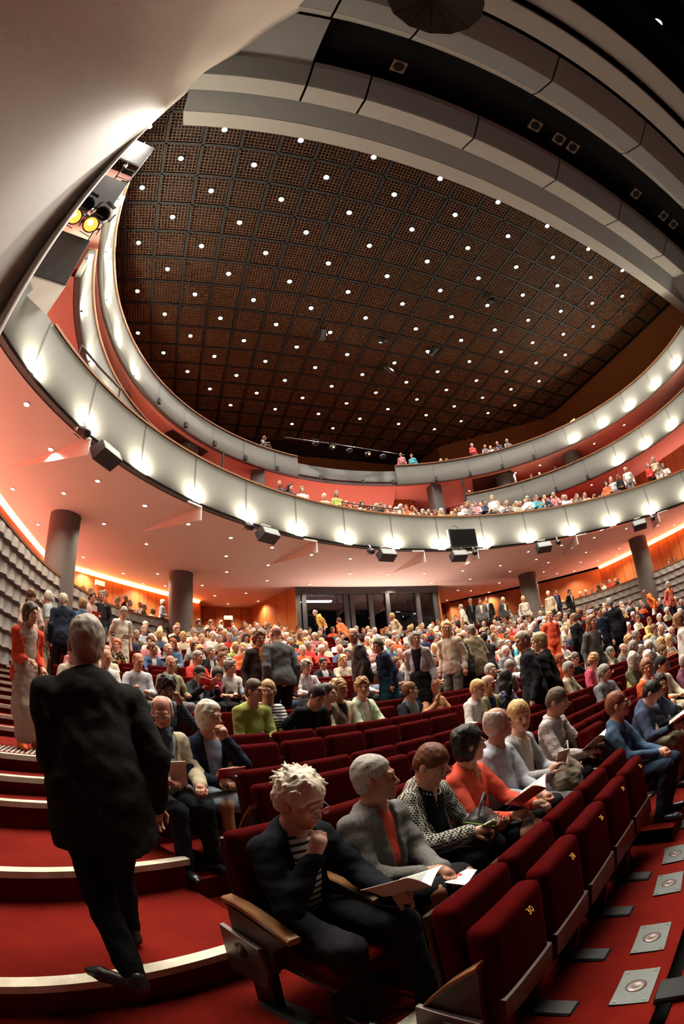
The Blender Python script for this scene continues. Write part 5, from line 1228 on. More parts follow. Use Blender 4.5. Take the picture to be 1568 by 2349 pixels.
SEATED= [('h1', 1, -29.21, 0.01), ('h2', 1, -27.38, -0.01), ('h3', 1, -25.59, -0.01), ('h4', 1, -24.05, 0.01), ('h5', 1, -22.57, 0.08), ('h6', 1, -21.32, 0.08), ('h7', 1, -18.83, 0.11), ('h8', 0, -18.21, 0.14), ('h9', 0, -14.72, 0.12), ('h10', 0, -12.65, 0.08), ('h11', 1, -2.42, -0.97), ('h12', 3, -28.49, 0.07), ('h13', 3, -27.14, 0.03), ('m1', 4, -24.09, 0.11), ('m2', 4, -23.33, 0.08), ('m3', 4, -20.83, 0.03), ('m4', 4, -20.15, 0.06), ('m5', 4, -18.99, 0.06), ('m6', 4, -16.36, -0.06), ('m7', 4, -14.89, -0.04), ('m8', 3, -15.2, 0.04), ('m9', 3, -14.36, 0.06), ('m10', 3, -13.01, 0.09), ('m11', 3, -10.92, -0.09), ('m12', 3, -9.16, 0.08), ('m13', 4, -3.15, 0.0), ('m14', 3, -4.85, 0.06), ('m15', 2, -5.03, -0.09), ('m16', 1, -9.73, 0.06), ('m17', 1, -4.22, -0.12), ('m18', 4, -27.05, 0.1), ('m19', 5, -22.6, -0.09), ('m20', 5, -21.71, -0.16), ('m21', 4, -10.75, 0.07), ('m22', 4, -9.9, 0.14), ('m23', 3, -10.51, 0.06), ('n1', 7, -23.13, -0.01), ('n2', 7, -22.31, 0.01), ('n3', 7, -25.02, -0.02), ('n4', 10, -23.85, 0.01), ('n5', 9, -21.86, -0.0), ('n6', 10, -22.16, -0.04), ('n7', 12, -19.56, -0.03), ('n8', 13, -18.01, -0.01), ('n9', 10, -19.25, 0.03), ('n10', 7, -19.96, 0.02), ('n11', 7, -20.57, 0.02), ('n12', 8, -18.4, -0.01), ('n13', 5, -21.05, 0.03), ('n14', 5, -19.98, -0.01), ('n15', 5, -19.56, -0.13), ('n16', 9, -16.65, -0.05), ('n17', 8, -20.02, 0.01), ('n18', 5, -16.94, 0.04), ('n19', 6, -14.47, -0.06), ('n20', 6, -13.15, 0.0), ('n21', 6, -26.19, -0.04), ('n22', 6, -0.57, 0.06), ('n23', 6, 0.03, 0.03), ('n24', 5, -8.54, 0.01), ('n25', 7, -4.76, 0.02), ('n26', 6, -8.72, -0.03), ('n27', 7, -7.56, -0.03), ('n28', 6, 2.63, -0.01), ('n29', 4, 1.0, -0.08), ('n30', 4, 2.55, -0.09), ('n31', 3, 0.01, 0.09), ('n32', 2, -5.04, 0.06), ('n33', 3, 0.93, -0.04), ('n34', 3, 3.75, -0.02), ('n35', 3, 4.89, -0.03), ('n36', 4, 9.33, -0.02), ('n37', 4, 7.86, 0.11), ('n38', 4, 6.97, 0.15), ('n39', 4, 4.45, 0.14), ('n40', 4, 3.37, 0.08), ('n41', 4, 5.61, -0.07), ('n42', 4, -0.18, 0.13), ('n43', 4, -1.15, 0.11), ('n44', 5, 5.29, -0.19), ('n45', 5, 3.45, -0.09), ('n46', 5, 2.25, -0.06), ('n47', 7, 8.1, 0.05), ('n48', 7, 6.61, -0.01), ('n49', 9, 17.28, 0.01), ('n50', 9, 18.57, -0.02), ('n51', 7, 16.36, 0.03), ('n52', 6, 11.92, -0.02), ('n53', 4, -21.98, 0.14)]
STANDING= [('w1', -0.47, 1.98, 0.225, 1.75), ('w2', -1.73, 4.39, 0.97, 1.46), ('w3', -2.36, 7.79, 1.63, 1.72), ('w4', -2.96, 8.77, 1.85, 1.72), ('w5', -3.01, 7.78, 1.63, 1.72), ('w6', -2.33, 9.16, 1.85, 1.72), ('w7', -2.5, 10.61, 2.29, 1.73), ('w8', -2.25, 10.73, 2.29, 1.81), ('w9', -1.6, 9.77, 1.85, 1.72), ('w10', 1.01, 6.98, 0.97, 1.72), ('w11', 1.22, 6.32, 0.97, 1.72), ('w12', 2.59, 6.76, 0.97, 1.72), ('w13', 2.9, 6.48, 0.97, 1.46), ('w14', 3.21, 6.0, 0.97, 1.32), ('w15', 4.78, 7.12, 0.97, 1.56), ('w16', 5.14, 7.25, 0.97, 1.72), ('w17', 5.92, 7.94, 0.97, 1.62), ('w18', 4.29, 4.77, 0.265, 1.89), ('w19', 4.69, 4.85, 0.265, 1.84), ('w20', 4.33, 6.85, 0.97, 1.74), ('w21', 7.24, 6.07, 0.45, 2.06), ('w22', 8.73, 6.96, 0.97, 1.73), ('w23', 8.05, 7.15, 0.97, 1.68), ('w24', 8.49, 8.48, 1.19, 1.79), ('w25', 9.37, 7.01, 0.97, 1.92), ('w26', 7.98, 4.28, 0.09, 1.81), ('w27', 5.73, 19.19, 3.83, 1.77), ('w28', 12.82, 18.0, 3.61, 2.14), ('w29', 13.77, 17.86, 3.61, 1.92), ('w30', 13.95, 16.88, 3.39, 1.88), ('w31', 14.4, 15.9, 3.17, 1.86), ('w32', 15.82, 15.5, 3.17, 2.01), ('w33', 16.9, 16.11, 3.39, 1.91), ('w34', 16.94, 15.18, 3.17, 1.85), ('w35', 16.07, 9.76, 1.85, 1.74), ('w36', 15.9, 8.86, 1.63, 1.86), ('w37', 5.64, 16.25, 2.95, 1.72), ('w38', 7.72, 15.98, 2.95, 1.72), ('w39', 11.8, 17.25, 3.39, 1.77), ('w40', 12.78, 17.1, 3.39, 1.95)]
BALC= [(1, 1, 2.78, 13.33, 8.66), (1, 1, 3.17, 13.5, 8.66), (1, 1, 3.66, 13.69, 8.71), (1, 1, 4.53, 13.99, 8.64), (1, 1, 5.06, 14.13, 8.85), (1, 0, 5.6, 14.76, 8.77), (1, 0, 6.01, 14.83, 8.74), (1, 0, 6.29, 14.87, 8.83), (1, 0, 6.9, 14.94, 8.79), (1, 0, 7.14, 14.96, 8.87), (1, 0, 7.33, 14.97, 8.79), (1, 0, 7.58, 14.98, 8.78), (1, 0, 7.81, 14.99, 8.74), (1, 0, 8.03, 14.99, 8.89), (1, 0, 8.32, 14.99, 8.86), (1, 0, 8.53, 14.98, 8.8), (1, 0, 8.74, 14.97, 8.72), (1, 0, 9.03, 14.95, 8.69), (1, 0, 9.33, 14.93, 8.7), (1, 0, 9.58, 14.9, 8.66), (1, 0, 9.86, 14.86, 8.74), (1, 0, 10.34, 14.79, 8.58), (1, 0, 11.02, 14.65, 8.98), (1, 0, 11.15, 14.61, 9.04), (1, 0, 11.52, 14.52, 9.04), (1, 0, 11.2, 14.6, 8.77), (1, 0, 11.9, 14.41, 9.08), (1, 1, 11.99, 13.85, 9.06), (1, 0, 12.11, 14.34, 8.81), (1, 0, 12.55, 14.19, 9.02), (1, 0, 12.92, 14.04, 8.94), (1, 0, 13.3, 13.88, 8.85), (1, 0, 13.86, 13.62, 9.03), (1, 0, 14.24, 13.42, 9.01), (1, 0, 13.94, 13.58, 8.63), (1, 0, 14.62, 13.21, 8.94), (1, 0, 14.53, 13.26, 8.7), (1, 0, 15.01, 12.97, 8.99), (1, 0, 15.04, 12.95, 8.81), (1, 0, 15.37, 12.73, 8.8), (1, 0, 15.45, 12.68, 8.76), (1, 0, 15.89, 12.36, 8.71), (1, 0, 16.23, 12.09, 8.68), (1, 0, 16.57, 11.81, 8.49), (1, 0, 16.91, 11.5, 8.51), (1, 1, 16.66, 11.05, 8.81), (1, 1, 16.92, 10.8, 8.93), (1, 1, 17.15, 10.56, 8.95), (1, 1, 17.48, 10.19, 9.2), (1, 1, 18.19, 9.3, 9.04), (1, 1, 18.39, 9.01, 9.21), (1, 0, 19.07, 8.89, 8.91), (2, 0, 17.88, 16.8, 12.26), (2, 0, 18.22, 16.36, 12.16), (2, 0, 18.79, 15.53, 12.28), (3, 1, 11.55, 20.44, 14.91), (3, 1, 12.16, 20.24, 14.81), (3, 1, 15.4, 18.49, 14.94), (3, 0, 16.31, 18.39, 14.9), (3, 0, 16.58, 18.16, 14.74), (3, 0, 16.95, 17.81, 14.9), (3, 0, 17.33, 17.42, 14.88), (3, 0, 13.98, 19.98, 14.52), (3, 0, 14.28, 19.82, 14.46), (3, 0, 0.03, 18.6, 12.77), (3, 0, 3.42, 20.58, 15.2), (3, 0, -1.58, 17.03, 12.54)]
BOX= [(0, -3.76, 14.31, 5.06), (0, -3.63, 14.87, 5.11), (1, -3.22, 15.75, 5.31), (0, -2.94, 16.31, 5.16), (0, -2.87, 16.46, 5.26), (0, -2.66, 16.73, 5.37), (0, -2.52, 16.87, 5.26), (0, -2.14, 17.28, 5.29), (0, -1.96, 17.47, 5.24), (1, -1.25, 18.02, 5.59), (0, -1.69, 17.72, 5.15), (0, 19.23, 15.91, 5.07), (0, 19.43, 15.58, 5.08), (0, 19.6, 15.26, 5.17), (0, 19.71, 14.94, 5.24), (0, 19.82, 14.55, 5.18), (0, 19.91, 14.18, 5.13), (0, 19.96, 14.04, 5.1), (0, 20.58, 10.93, 5.01), (0, 20.6, 10.58, 4.99), (0, 19.09, 16.23, 5.08)]

ROWN={0:'front',1:'second',2:'third',3:'fourth',4:'fifth'}
def facing(x,y): d=Vector((RC[0]-x,RC[1]-y)).normalized(); return math.atan2(-d.x,d.y)
EXTRA=[]; ROOT={}; TAKEN={k:[] for k in range(19)}; NOCC=[]
for i,(k,row,ang,err) in enumerate(SEATED):
    if k not in HERO: continue
    lv,o,lab=HERO[k]; o=dict(o); R=row_riser(row)-(.34 if k in('h1','h2','h3','h4','h5','h6','h7') else .42); x,y=polar(R,ang); e=max(-.12,min(.16,err-.015)); o['up']=e
    zf_=row_floor(row)
    if k in('h8','h9','h10'): R=15.2; x,y=polar(R,ang); o['up']=0; zf_=-.08; o['up']=max(-.1,min(.14,err-.17)); EXTRA.append(ang); o['sink']=0
    if k in('h1','h2','h3','h4','h5','h6','h7'): o.setdefault('kR',(.11,.44,.57)); o.setdefault('kL',(-.11,.44,.57)); o.setdefault('aR',(.11,.44,.085)); o.setdefault('aL',(-.11,.46,.085))
    if lv: 
        r2=random.Random(i); o.setdefault('wR',(.10+.08*r2.random(),.34+.08*r2.random(),.66+.05*r2.random())); o.setdefault('wL',(-.10-.08*r2.random(),.34+.08*r2.random(),.66+.05*r2.random())); o.setdefault('head',(r2.uniform(-30,25),r2.uniform(0,12),0)); o.setdefault('lean',r2.uniform(2,9))
    h_=skeleton(o)['head']; sy=max(-.10,min(.1,-(h_[1]-.03))); sx=max(-.1,min(.1,-h_[0])); rz=facing(x,y)
    x+=math.cos(rz)*sx-math.sin(rz)*sy; y+=math.sin(rz)*sx+math.cos(rz)*sy
    root,J=figure(o,(x,y,zf_),rz,lv,i+3,lab,'audience in the stalls'); ROOT[k]=(root,J); TAKEN[row].append(ang)
for i,(k,x,y,z,hgt) in enumerate(STANDING):
    lv,o,lab,rot=STN[k]; o=dict(o,pose='stand'); sc=(hgt-.02)/1.70; sc=max(.86,min(1.13,sc))
    rz=facing(x,y)+math.radians(rot+180)     # rot 0: back towards the stage
    if k=='w1': x,y=-.45,1.93
    root,J=figure(o,(x,y,z),rz,lv,i+60,lab,'standing people in the stalls'); root.scale=(sc,sc,sc); ROOT[k]=(root,J); NOCC.append((x,y))
# --- seat layout, row by row
PARL=smooth_poly(PAR,1)
def wall_gap(x,y):
    x=x if x<AX else 2*AX-x
    return min(math.hypot(x-p[0],y-p[1]) for p in resample(PARL,.5)) * (1 if x>-3.9 else -1)
def end_angle(row,sgn):
    R=row_riser(row)-.42
    a=29.0-math.degrees(.265/R)
    if row<5: return sgn*a+(.45 if sgn<0 and row==2 else 0)
    while a>5:
        x,y=polar(R,sgn*a)
        if wall_gap(x,y)>1.55 and y<(18.6 if 4.2<x<12.2 else 22.6) : break
        a-=.25
    return sgn*a
ALL=[]
for row in range(19):
    R=row_riser(row)-.42; st=math.degrees(SW/R); t=sorted(TAKEN[row]); a0,a1=end_angle(row,-1),end_angle(row,1)
    anch=[]
    for a in t:
        if not anch or a-anch[-1]>st*.55: anch.append(a)
    if row in(0,): anch=[-28.45+st*.97*i for i in range(5)]
    S_=[]
    if not anch: anch=[a0+((a1-a0)%st)/2]
    a=anch[0]-st
    while a>a0-st*.35: S_.append(a); a-=st
    for p,qq in zip(anch,anch[1:]+[None]):
        S_.append(p)
        if qq is not None:
            n=int(round((qq-p)/st))
            for j in range(1,n): S_.append(p+(qq-p)*j/n)
    a=anch[-1]+st
    while a<a1+.1: S_.append(a); a+=st
    S_.sort(); 
    if row==0: S_=anch
    for i,a in enumerate(S_):
        x,y=polar(R,a)
        if row>4 and 4.2<x<12.2 and y>18.7: continue
        occ=any(abs(a-b)<st*.5 for b in t)
        ALL.append(dict(row=row,ang=a,x=x,y=y,occ=occ,i=i,named=occ,st=st,n=len(S_)))
# --- who fills the other seats
def vis(x,y): az=math.degrees(math.atan2(x,y)); return -30<az<66
for s in ALL:
    if s['named']: continue
    x,y,row=s['x'],s['y'],s['row']
    p=.86 if row>=6 else .80
    if row<5: p=.0 if x<5.2 else (.45 if x<9 else .6)
    if row in(5,6,7) : p=.72 if x<9 else .35
    if row>=8 and x>10: p=.80
    if x>12.5 and row<10: p=.45
    rr=random.Random(row*1000+s['i'])
    s['occ']=rr.random()<p and not any(math.hypot(x-a,y-b)<.55 for a,b in NOCC)
# seats: nearest 300 in view as things, the rest as one mass
vs=[s for s in ALL if vis(s['x'],s['y'])]; vs.sort(key=lambda s:math.hypot(s['x'],s['y']))
LET='EFGHI'
for n,s in enumerate(vs[:300]):
    row,i=s['row'],s['i']; where=('row %s'%LET[row] if row<5 else '%s row above cross aisle'%ORD[row-5])
    lab='red velvet seat, %s, %s, %s from left aisle'%('folded down' if s['occ'] else 'tipped up',where,ordw(i))
    place_seat(row,s['ang'],s['occ'],lab,letter=LET[row] if (row<4 and i==0) else None,num=str(30-2*i) if row==0 else None)
for i,a in enumerate(EXTRA): place_seat(0,a,True,'red velvet seat, folded down, on the low plinth past the empty front seats, %s'%ORD[i],R=15.2,z=-.08)
A_=[min(EXTRA)-1.1+(max(EXTRA)-min(EXTRA)+2.4)*i/10 for i in range(11)]; mm=MB(); mm.grid([[(*polar(r,a),z) for a in A_] for r,z in ((14.6,-.3),(14.6,-.08),(15.6,-.08))]); struct(mm.build('floor_plinth',M['carpet']))
m=seat_quads(); V0=np.array(m.v); F0=m.f; mi0=m.m; VV=[];FF=[];MM=[];c=0
for s in vs[300:]:
    rz=facing(s['x'],s['y']); cs,sn=math.cos(rz),math.sin(rz)
    VV.append(np.stack([V0[:,0]*cs-V0[:,1]*sn+s['x'],V0[:,0]*sn+V0[:,1]*cs+s['y'],V0[:,2]+row_floor(s['row'])],-1)); FF+=[tuple(c+k for k in f) for f in F0]; MM+=mi0; c+=len(V0)
me=bpy.data.meshes.new('theatre_seats'); me.from_pydata(np.concatenate(VV).tolist(),[],FF); me.materials.append(M['velvet']); me.materials.append(M['dkwood']); me.polygons.foreach_set('material_index',MM)
tag(mesh_obj('theatre_seating',me),'dark red seating of the farthest stalls rows, mostly hidden by the audience','theatre seats',kind='stuff')
# --- simple figures for the far audience
def simple(o,seed,h=.022):
    J=skeleton(o); seat=o.get('pose','sit')=='sit'; out=[]
    pts=np.array([v for k,v in J.items() if k[:2] in('pe','ne','he','sh','el','wr','hi','kn','an','to')]); lo=pts.min(0)-.18; hi=pts.max(0)+.18; hi[2]=J['head'][2]+.17; lo[2]=max(lo[2],-.02)
    fine=[(J['head'],.13,h*.62)]
    s=Sdf(axes(lo,hi,h,fine)); add_head(s,J,1)
    for n in 'LR': s.cone(J['el'+n]+(J['wr'+n]-J['el'+n])*.6,J['wr'+n],.035,.03,.02); s.ell(J['wr'+n]+(J['wr'+n]-J['el'+n])*.28,(.04,.04,.035),None,.02)
    if seat and not o.get('lowlegs',1): pass
    out.append((s.mesh(),0)); hm=hair_mesh(J,o,2,seed)
    if hm: out.append((hm,1))
    s=Sdf(axes(lo,hi,h)); add_torso(s,J,.014,1.04,.03); arms(s,J,.016,.02,True,.75); s.noise(.008,26,seed); s.cone(J['neck']+J['up']*.03,hpt(J,0,0,-.07)+J['up']*.02,.066,.085,.006,'s'); out.append((s.mesh(),2))
    s=Sdf(axes(lo,hi,h*1.15)); s.ell(J['pel'],(.18,.14,.13),None,.04); legs(s,J,.014)
    for n in 'LR': s.cone(J['an'+n]+np.array([0,-.03,-.03]),J['to'+n],.045,.04,.03)
    out.append((s.mesh(),3))
    V=[];F=[];mi=[];c=0
    for (v,f),k in out: V.append(v);F.append(f+c);mi.append(np.full(len(f),k));c+=len(v)
    return np.concatenate(V),np.concatenate(F),np.concatenate(mi).astype(np.int32)
TPL={'sit':[],'stand':[]}
HS=['short','short','bob','short','curly','ring','bob','long','short','bald','bun','short']
for i,hs in enumerate(HS):
    r=random.Random(i); TPL['sit'].append(simple(D(pose='sit',hair=hs,lean=r.uniform(1,10),head=(r.uniform(-40,35),r.uniform(0,16),0),wR=(r.uniform(.06,.16),r.uniform(.32,.42),r.uniform(.64,.78)),wL=(-r.uniform(.06,.16),r.uniform(.32,.42),r.uniform(.64,.72))),i))
for i,hs in enumerate(('short','bob','ring','long')):
    r=random.Random(50+i); TPL['stand'].append(simple(D(pose='stand',hair=hs,lean=r.uniform(0,8),head=(r.uniform(-30,30),r.uniform(0,12),0),wR=(.14,.26,1.02) if i%2 else (.24,.06,.84)),i))
TME={}
for k,L in TPL.items():
    for i,(V,F,mi) in enumerate(L):
        me=arr_mesh('body',V,F); me.polygons.foreach_set('material_index',mi); me.shade_smooth()
        for m_ in ('f_skin','f_hair','f_top','f_bot'): me.materials.append(M[m_])
        TME[k,i]=me
TOPC=[('white top',W,7),('cream top',CR,5),('beige jacket',BG,5),('navy jacket',NV,5),('black jacket',BK,8),('grey jacket',GR,6),('pale grey top',LG,3),('blue shirt',LB,4),('denim shirt',DN,2),('orange top',OR,3),('pink top',(.55,.20,.22),3),('green top',GN,1),('red top',RD,3),('khaki jacket',KH,2),('plum top',PU,1),('turquoise top',(.05,.26,.32),1),('yellow top',(.55,.38,.10),1)]
HAIRC=[hW,hW,hW,hG,hG,hG,(.16,.15,.14),(.38,.26,.13),(.45,.34,.18),hN,hN,hN,hK,hR,(.20,.11,.05)]
pool=[]
for s in ALL:
    if s['occ'] and not s['named'] and vis(s['x'],s['y']):
        where=('row %s'%LET[s['row']] if s['row']<5 else '%s row above cross aisle'%ORD[s['row']-5]); pool.append(dict(x=s['x'],y=s['y'],z=row_floor(s['row']),rz=facing(s['x'],s['y'])+random.Random(s['i']+77*s['row']).uniform(-.35,.3),k='sit',w='%s, %s seat from the left'%(where,ordw(s['i'])),g='audience in the stalls'))
cnt={}
for t,st,x,y,top in BALC:
    cnt[t]=cnt.get(t,0)+1; kind='stand' if st else 'sit'; hh=1.72 if st else 1.31
    c={1:C1,2:C3,3:C3}[t]; d=Vector((c[0]-x,c[1]-y)); pool.append(dict(x=x,y=y,z=top-hh,rz=math.atan2(-d.x,d.y)+random.Random(len(pool)).uniform(-.5,.5),k=kind,w='%s balcony, %s along its front'%({1:'lower',2:'middle',3:'upper'}[t],ordw(cnt[t]-1)),g='audience on the balconies',bal=1))
    if t==1 and not st and x>6:
        r=random.Random(int(x*100)); a=math.atan2(x-C1[0],y-C1[1]); R=math.hypot(x-C1[0],y-C1[1])
        for j in (1,2): pool.append(dict(x=C1[0]+(R+.85*j)*math.sin(a)+.2,y=C1[1]+(R+.85*j)*math.cos(a),z=top-hh+.24*j,rz=math.atan2(-d.x,d.y),k='sit',w='lower balcony, rank %s, %s along its front'%(['second','third'][j-1],ordw(cnt[t]-1)),g='audience on the balconies',bal=1))
for i,(st,x,y,top) in enumerate(BOX):
    pool.append(dict(x=x,y=y,z=top-(1.72 if st else 1.31),rz=math.radians(-90 if x<AX else 90)+random.Random(i).uniform(-.4,.4),k='stand' if st else 'sit',w='%s box behind the grey parapet, %s in line'%('left' if x<AX else 'right',ordw(i)),g='people in the side boxes'))
pool.sort(key=lambda p:math.hypot(p['x'],p['y']))
NIND=300-len(ROOT)
VV=[];FF=[];CC=[];c=0
wt=[t for t in TOPC for _ in range(t[2])]
for n,p in enumerate(pool):
    r=random.Random(n*31+5); ti=r.randrange(len(TPL[p['k']])); nm,tc,_=r.choice(wt); hc=r.choice(HAIRC); sk=r.choice(SKIN); bc=r.choice([BK,NV,GR,BG,W,DN]); j=r.uniform(.8,1.15); tc=tuple(min(.75,v*j) for v in tc)
    if n<NIND:
        o=bpy.data.objects.new('person',TME[p['k'],ti]); COL.objects.link(o); o.location=(p['x'],p['y'],p['z']); o.rotation_euler=(0,0,p['rz'])
        for k_,v_ in (('skin_col',sk),('hair_col',hc),('col',tc),('col2',bc)): o[k_]=list(v_)
        tag(o,'%s person in %s, %s'%('seated' if p['k']=='sit' else 'standing',nm,p['w']),'person',p['g'])
    else:
        V,F,mi=TPL[p['k']][ti]; cs,sn=math.cos(p['rz']),math.sin(p['rz'])
        VV.append(np.stack([V[:,0]*cs-V[:,1]*sn+p['x'],V[:,0]*sn+V[:,1]*cs+p['y'],V[:,2]+p['z']],-1)); FF.append(F+c); c+=len(V)
        vm=np.zeros(len(V),int); 
        for k_ in range(4): vm[F[mi==k_].ravel()]=k_
        CC.append(np.array([sk,hc,tc,bc])[vm])
if VV:
    me=arr_mesh('audience',np.concatenate(VV),np.concatenate(FF)); me.shade_smooth(); me.materials.append(M['v_any'])
    a=me.attributes.new('pcol','FLOAT_COLOR','POINT'); col=np.concatenate(CC); a.data.foreach_set('color',np.c_[col,np.ones(len(col))].astype(np.float32).ravel())
    tag(mesh_obj('far_audience',me),'mass of tiny people filling the farthest stalls rows and balcony fronts','people',kind='stuff')
print('PEOPLE',len(ROOT),'pool',len(pool),'seats',len(vs))
# ------------------------------------------------------------------ things held or laid down
def held(k,name,p,rot,label,cat,group=None):
    root,J=ROOT[k]; t=empty(name,local_to_world(root,p),0,label,cat,group)
    t.rotation_euler=(Matrix.Rotation(root.rotation_euler[2],3,'Z')@Matrix.Rotation(math.radians(rot[0]),3,'Z')@Matrix.Rotation(math.radians(rot[1]),3,'X')@Matrix.Rotation(math.radians(rot[2]),3,'Y')).to_euler(); return t
def leaf(w,h,sag=.012,n=8,th=.0022,side=1):
    m=MB(); up=[];dn=[]
    for j in range(n+1):
        t=j/n; up.append([(side*w*t,y,sag*math.sin(math.pi*t*.8)+.0) for y in (-h/2,h/2)]); dn.append([(side*w*t,y,sag*math.sin(math.pi*t*.8)-th) for y in (-h/2,h/2)])
    m.grid(up); m.grid(dn[::-1])
    for a in (0,1): m.grid([[u[a] for u in up],[d[a] for d in dn]])
    m.grid([up[-1],dn[-1]]); m.grid([up[0],dn[0]]); return m
def printing(w,h,side,img=True,lines=9,mat='ink'):
    m=MB(); 
    x0,x1=(.12*w,.88*w) if side>0 else (-.88*w,-.12*w)
    for i in range(lines):
        y=h*.18-i*h*.055; m.quad((x0,y,.0135),(x1,y,.0135),(x1,y+h*.018,.0135),(x0,y+h*.018,.0135))
    if img: cx=(x0+x1)/2+.2*w; m.quad((cx-.012,h*.30,.0135),(cx+.012,h*.30,.0135),(cx+.012,h*.40,.0135),(cx-.012,h*.40,.0135))
    return m
def open_booklet(k,p,rot,label,w=.15,h=.21,cover='paper',fold=28,cat='booklet'):
    t=held(k,'booklet',p,rot,label,cat,'programmes held by the audience')
    for s in (1,-1):
        me=leaf(w,h,side=s); o=me.build('page',M['paper'],t,True); o.rotation_euler=(0,math.radians(-fold*s/2),0)
        printing(w,h,s,s>0).build('printed_text',M['ink'],o)
        if cover!='paper':
            c=leaf(w*1.01,h*1.02,side=s).build('cover',M[cover],t,True); c.rotation_euler=(0,math.radians(-fold*s/2),0); c.location=(0,0,-.006)
    return t
def flat_booklet(k,p,rot,label,w=.16,h=.22,mat='paper',art=None,cat='booklet'):
    t=held(k,'booklet',p,rot,label,cat,'programmes held by the audience')
    m=MB(); m.box((0,0,0),(w,h,.005)); m.build('cover',M[mat],t,bevel=.001)
    if art=='rings':
        m=MB()
        for i in range(7):
            a=i*.9; m.lathe([(.016,.0028),(.016,.0034),(.008,.0035)],10,None,(.045*math.cos(a),.055*math.sin(a)-.01,0))
        m.build('red_ornament',M['inkred'],t)
        m=MB(); 
        for i in range(5): m.box((-.03+.015*i,.0+.01*(i%2),.003),(.006,.026,.001))
        m.box((.05,-.085,.003),(.03,.006,.001)); m.build('printed_text',M['ink'],t)
    elif art=='flower':
        m=MB()
        for i in range(10):
            a=i*math.pi/5; m.quad((.012*math.cos(a),.012*math.sin(a),.0032),(.055*math.cos(a-.14),.055*math.sin(a-.14),.0032),(.068*math.cos(a),.068*math.sin(a),.0032),(.055*math.cos(a+.14),.055*math.sin(a+.14),.0032))
        m.build('flower_ornament',plain('pale_gold_ink',(.62,.30,.20),.5),t)
    elif art=='text':
        printing(w*.9,h,1,True).build('printed_text',M['ink'],t).location=(-w*.45,0,-.010)
    return t
def bag(k,p,rot,label,d,mat,strap=True,name='handbag'):
    t=held(k,name,p,rot,label,'bag','bags of the audience'); s=Sdf(axes(np.array([-d[0],-d[1],-.02])-.05,np.array([d[0],d[1],d[2]])+.08,.010))
    s.ell((0,0,d[2]*.45),(d[0]*.55,d[1]*.6,d[2]*.55),None,.02); s.cone((-d[0]*.36,0,d[2]*.18),(d[0]*.36,0,d[2]*.18),d[1]*.5,d[1]*.5,.04); s.cone((-d[0]*.28,0,d[2]*.85),(d[0]*.28,0,d[2]*.85),d[1]*.22,d[1]*.22,.05); s.noise(.012,30,9)
    part('bag_body',s.mesh(),mat,t)
    if strap: m=MB(); m.tube([(-d[0]*.38,0,d[2]*.8),(-d[0]*.3,.02,d[2]*1.35),(0,.03,d[2]*1.6),(d[0]*.3,.02,d[2]*1.35),(d[0]*.38,0,d[2]*.8)],.009,6); m.build('strap',mat,t,True)
    m=MB(); m.lathe([(.012,-.004),(.012,.004)],10,Matrix.Rotation(math.pi/2,3,'X'),(0,d[1]*.55,d[2]*.7)); m.build('buckle',M['goldm'],t)
    return t
open_booklet('h1',(-.13,.56,.735),(8,24,-14),'open cream booklet held over the knee of the person in dark jacket',.155,.22,fold=50)
flat_booklet('h2',(.0,.44,.655),(12,-8,4),'cream booklet with red ornaments on the lap of the grey tweed jacket',art='rings')
t=held('h3','notebook',(.0,.47,.755),(10,28,0),'small dark open notebook held by the person in houndstooth coat','notebook')
for s in (1,-1):
    o=leaf(.085,.13,side=s,th=.006).build('page',M['black'] if s<0 else M['paper'],t,True); o.rotation_euler=(0,math.radians(-12*s),0)
t=held('h3','pencil',(.10,.46,.80),(-60,0,-18),'thin green pencil in the hand of the person in houndstooth coat','pencil'); m=MB(); m.tube([(-.10,0,0),(.06,0,0)],.004,6); m.build('shaft',M['pencil'],t); m=MB(); m.tube([(.06,0,0),(.075,0,0)],[.004,.0008],6); m.build('tip',M['armwood'],t)
bag('h3',(-.12,.36,.60),(20,0,0),'black leather handbag with strap on the lap beside the houndstooth coat',(.32,.18,.20),M['black'])
open_booklet('h4',(.02,.50,.80),(5,32,0),'open cream booklet on the lap of the person in coral shirt',.15,.21,'redpaper',50)
flat_booklet('h6',(.06,.44,.88),(-35,62,0),'folded white leaflet with red print in the hand of the person in grey cardigan',.10,.15,art='rings')
bag('h6',(-.18,.36,.58),(30,0,0),'large taupe handbag on the knees beside the grey cardigan',(.40,.24,.24),plain('taupe_leather',(.16,.125,.085),.55,.4))
open_booklet('h7',(0,.52,.80),(6,34,0),'open cream booklet read by the person in pale checked shirt',.15,.21,fold=40)
open_booklet('h9',(.10,.50,.74),(8,24,0),'open white booklet on the lap of the person in blue sweater',.15,.21,fold=30)
flat_booklet('h12',(.06,.42,.80),(-28,66,6),'printed cream leaflet held by the person in beige zip jacket',.12,.21,art='text')
flat_booklet('h13',(.04,.44,.76),(-12,52,4),'red brochure with a pale flower held by the person in navy cardigan',.21,.15,'redpaper','flower')
bag('h13',(-.02,.34,.66),(10,0,0),'small brown bag on the lap behind the red brochure',(.24,.14,.13),plain('brown_leather',(.22,.12,.05),.5,.4),False)
flat_booklet('m4',(.05,.42,.68),(0,60,0),'dark red folder on the lap of the person in cream jacket',.22,.16,'redpaper')
flat_booklet('m5',(-.25,.36,.62),(10,20,0),'white sheet on the knees between cream and mint jackets',.20,.14)
open_booklet('m19',(0,.46,.86),(0,52,0),'open dark red programme read by the person in charcoal suit',.15,.21,'redpaper',50)
open_booklet('m14',(0,.46,.84),(0,50,0),'dark red book read by the person in raspberry cardigan',.13,.20,'redpaper',50,'book')
open_booklet('n29',(0,.46,.80),(0,45,0),'white leaflet read by the person in olive jacket',.12,.2)
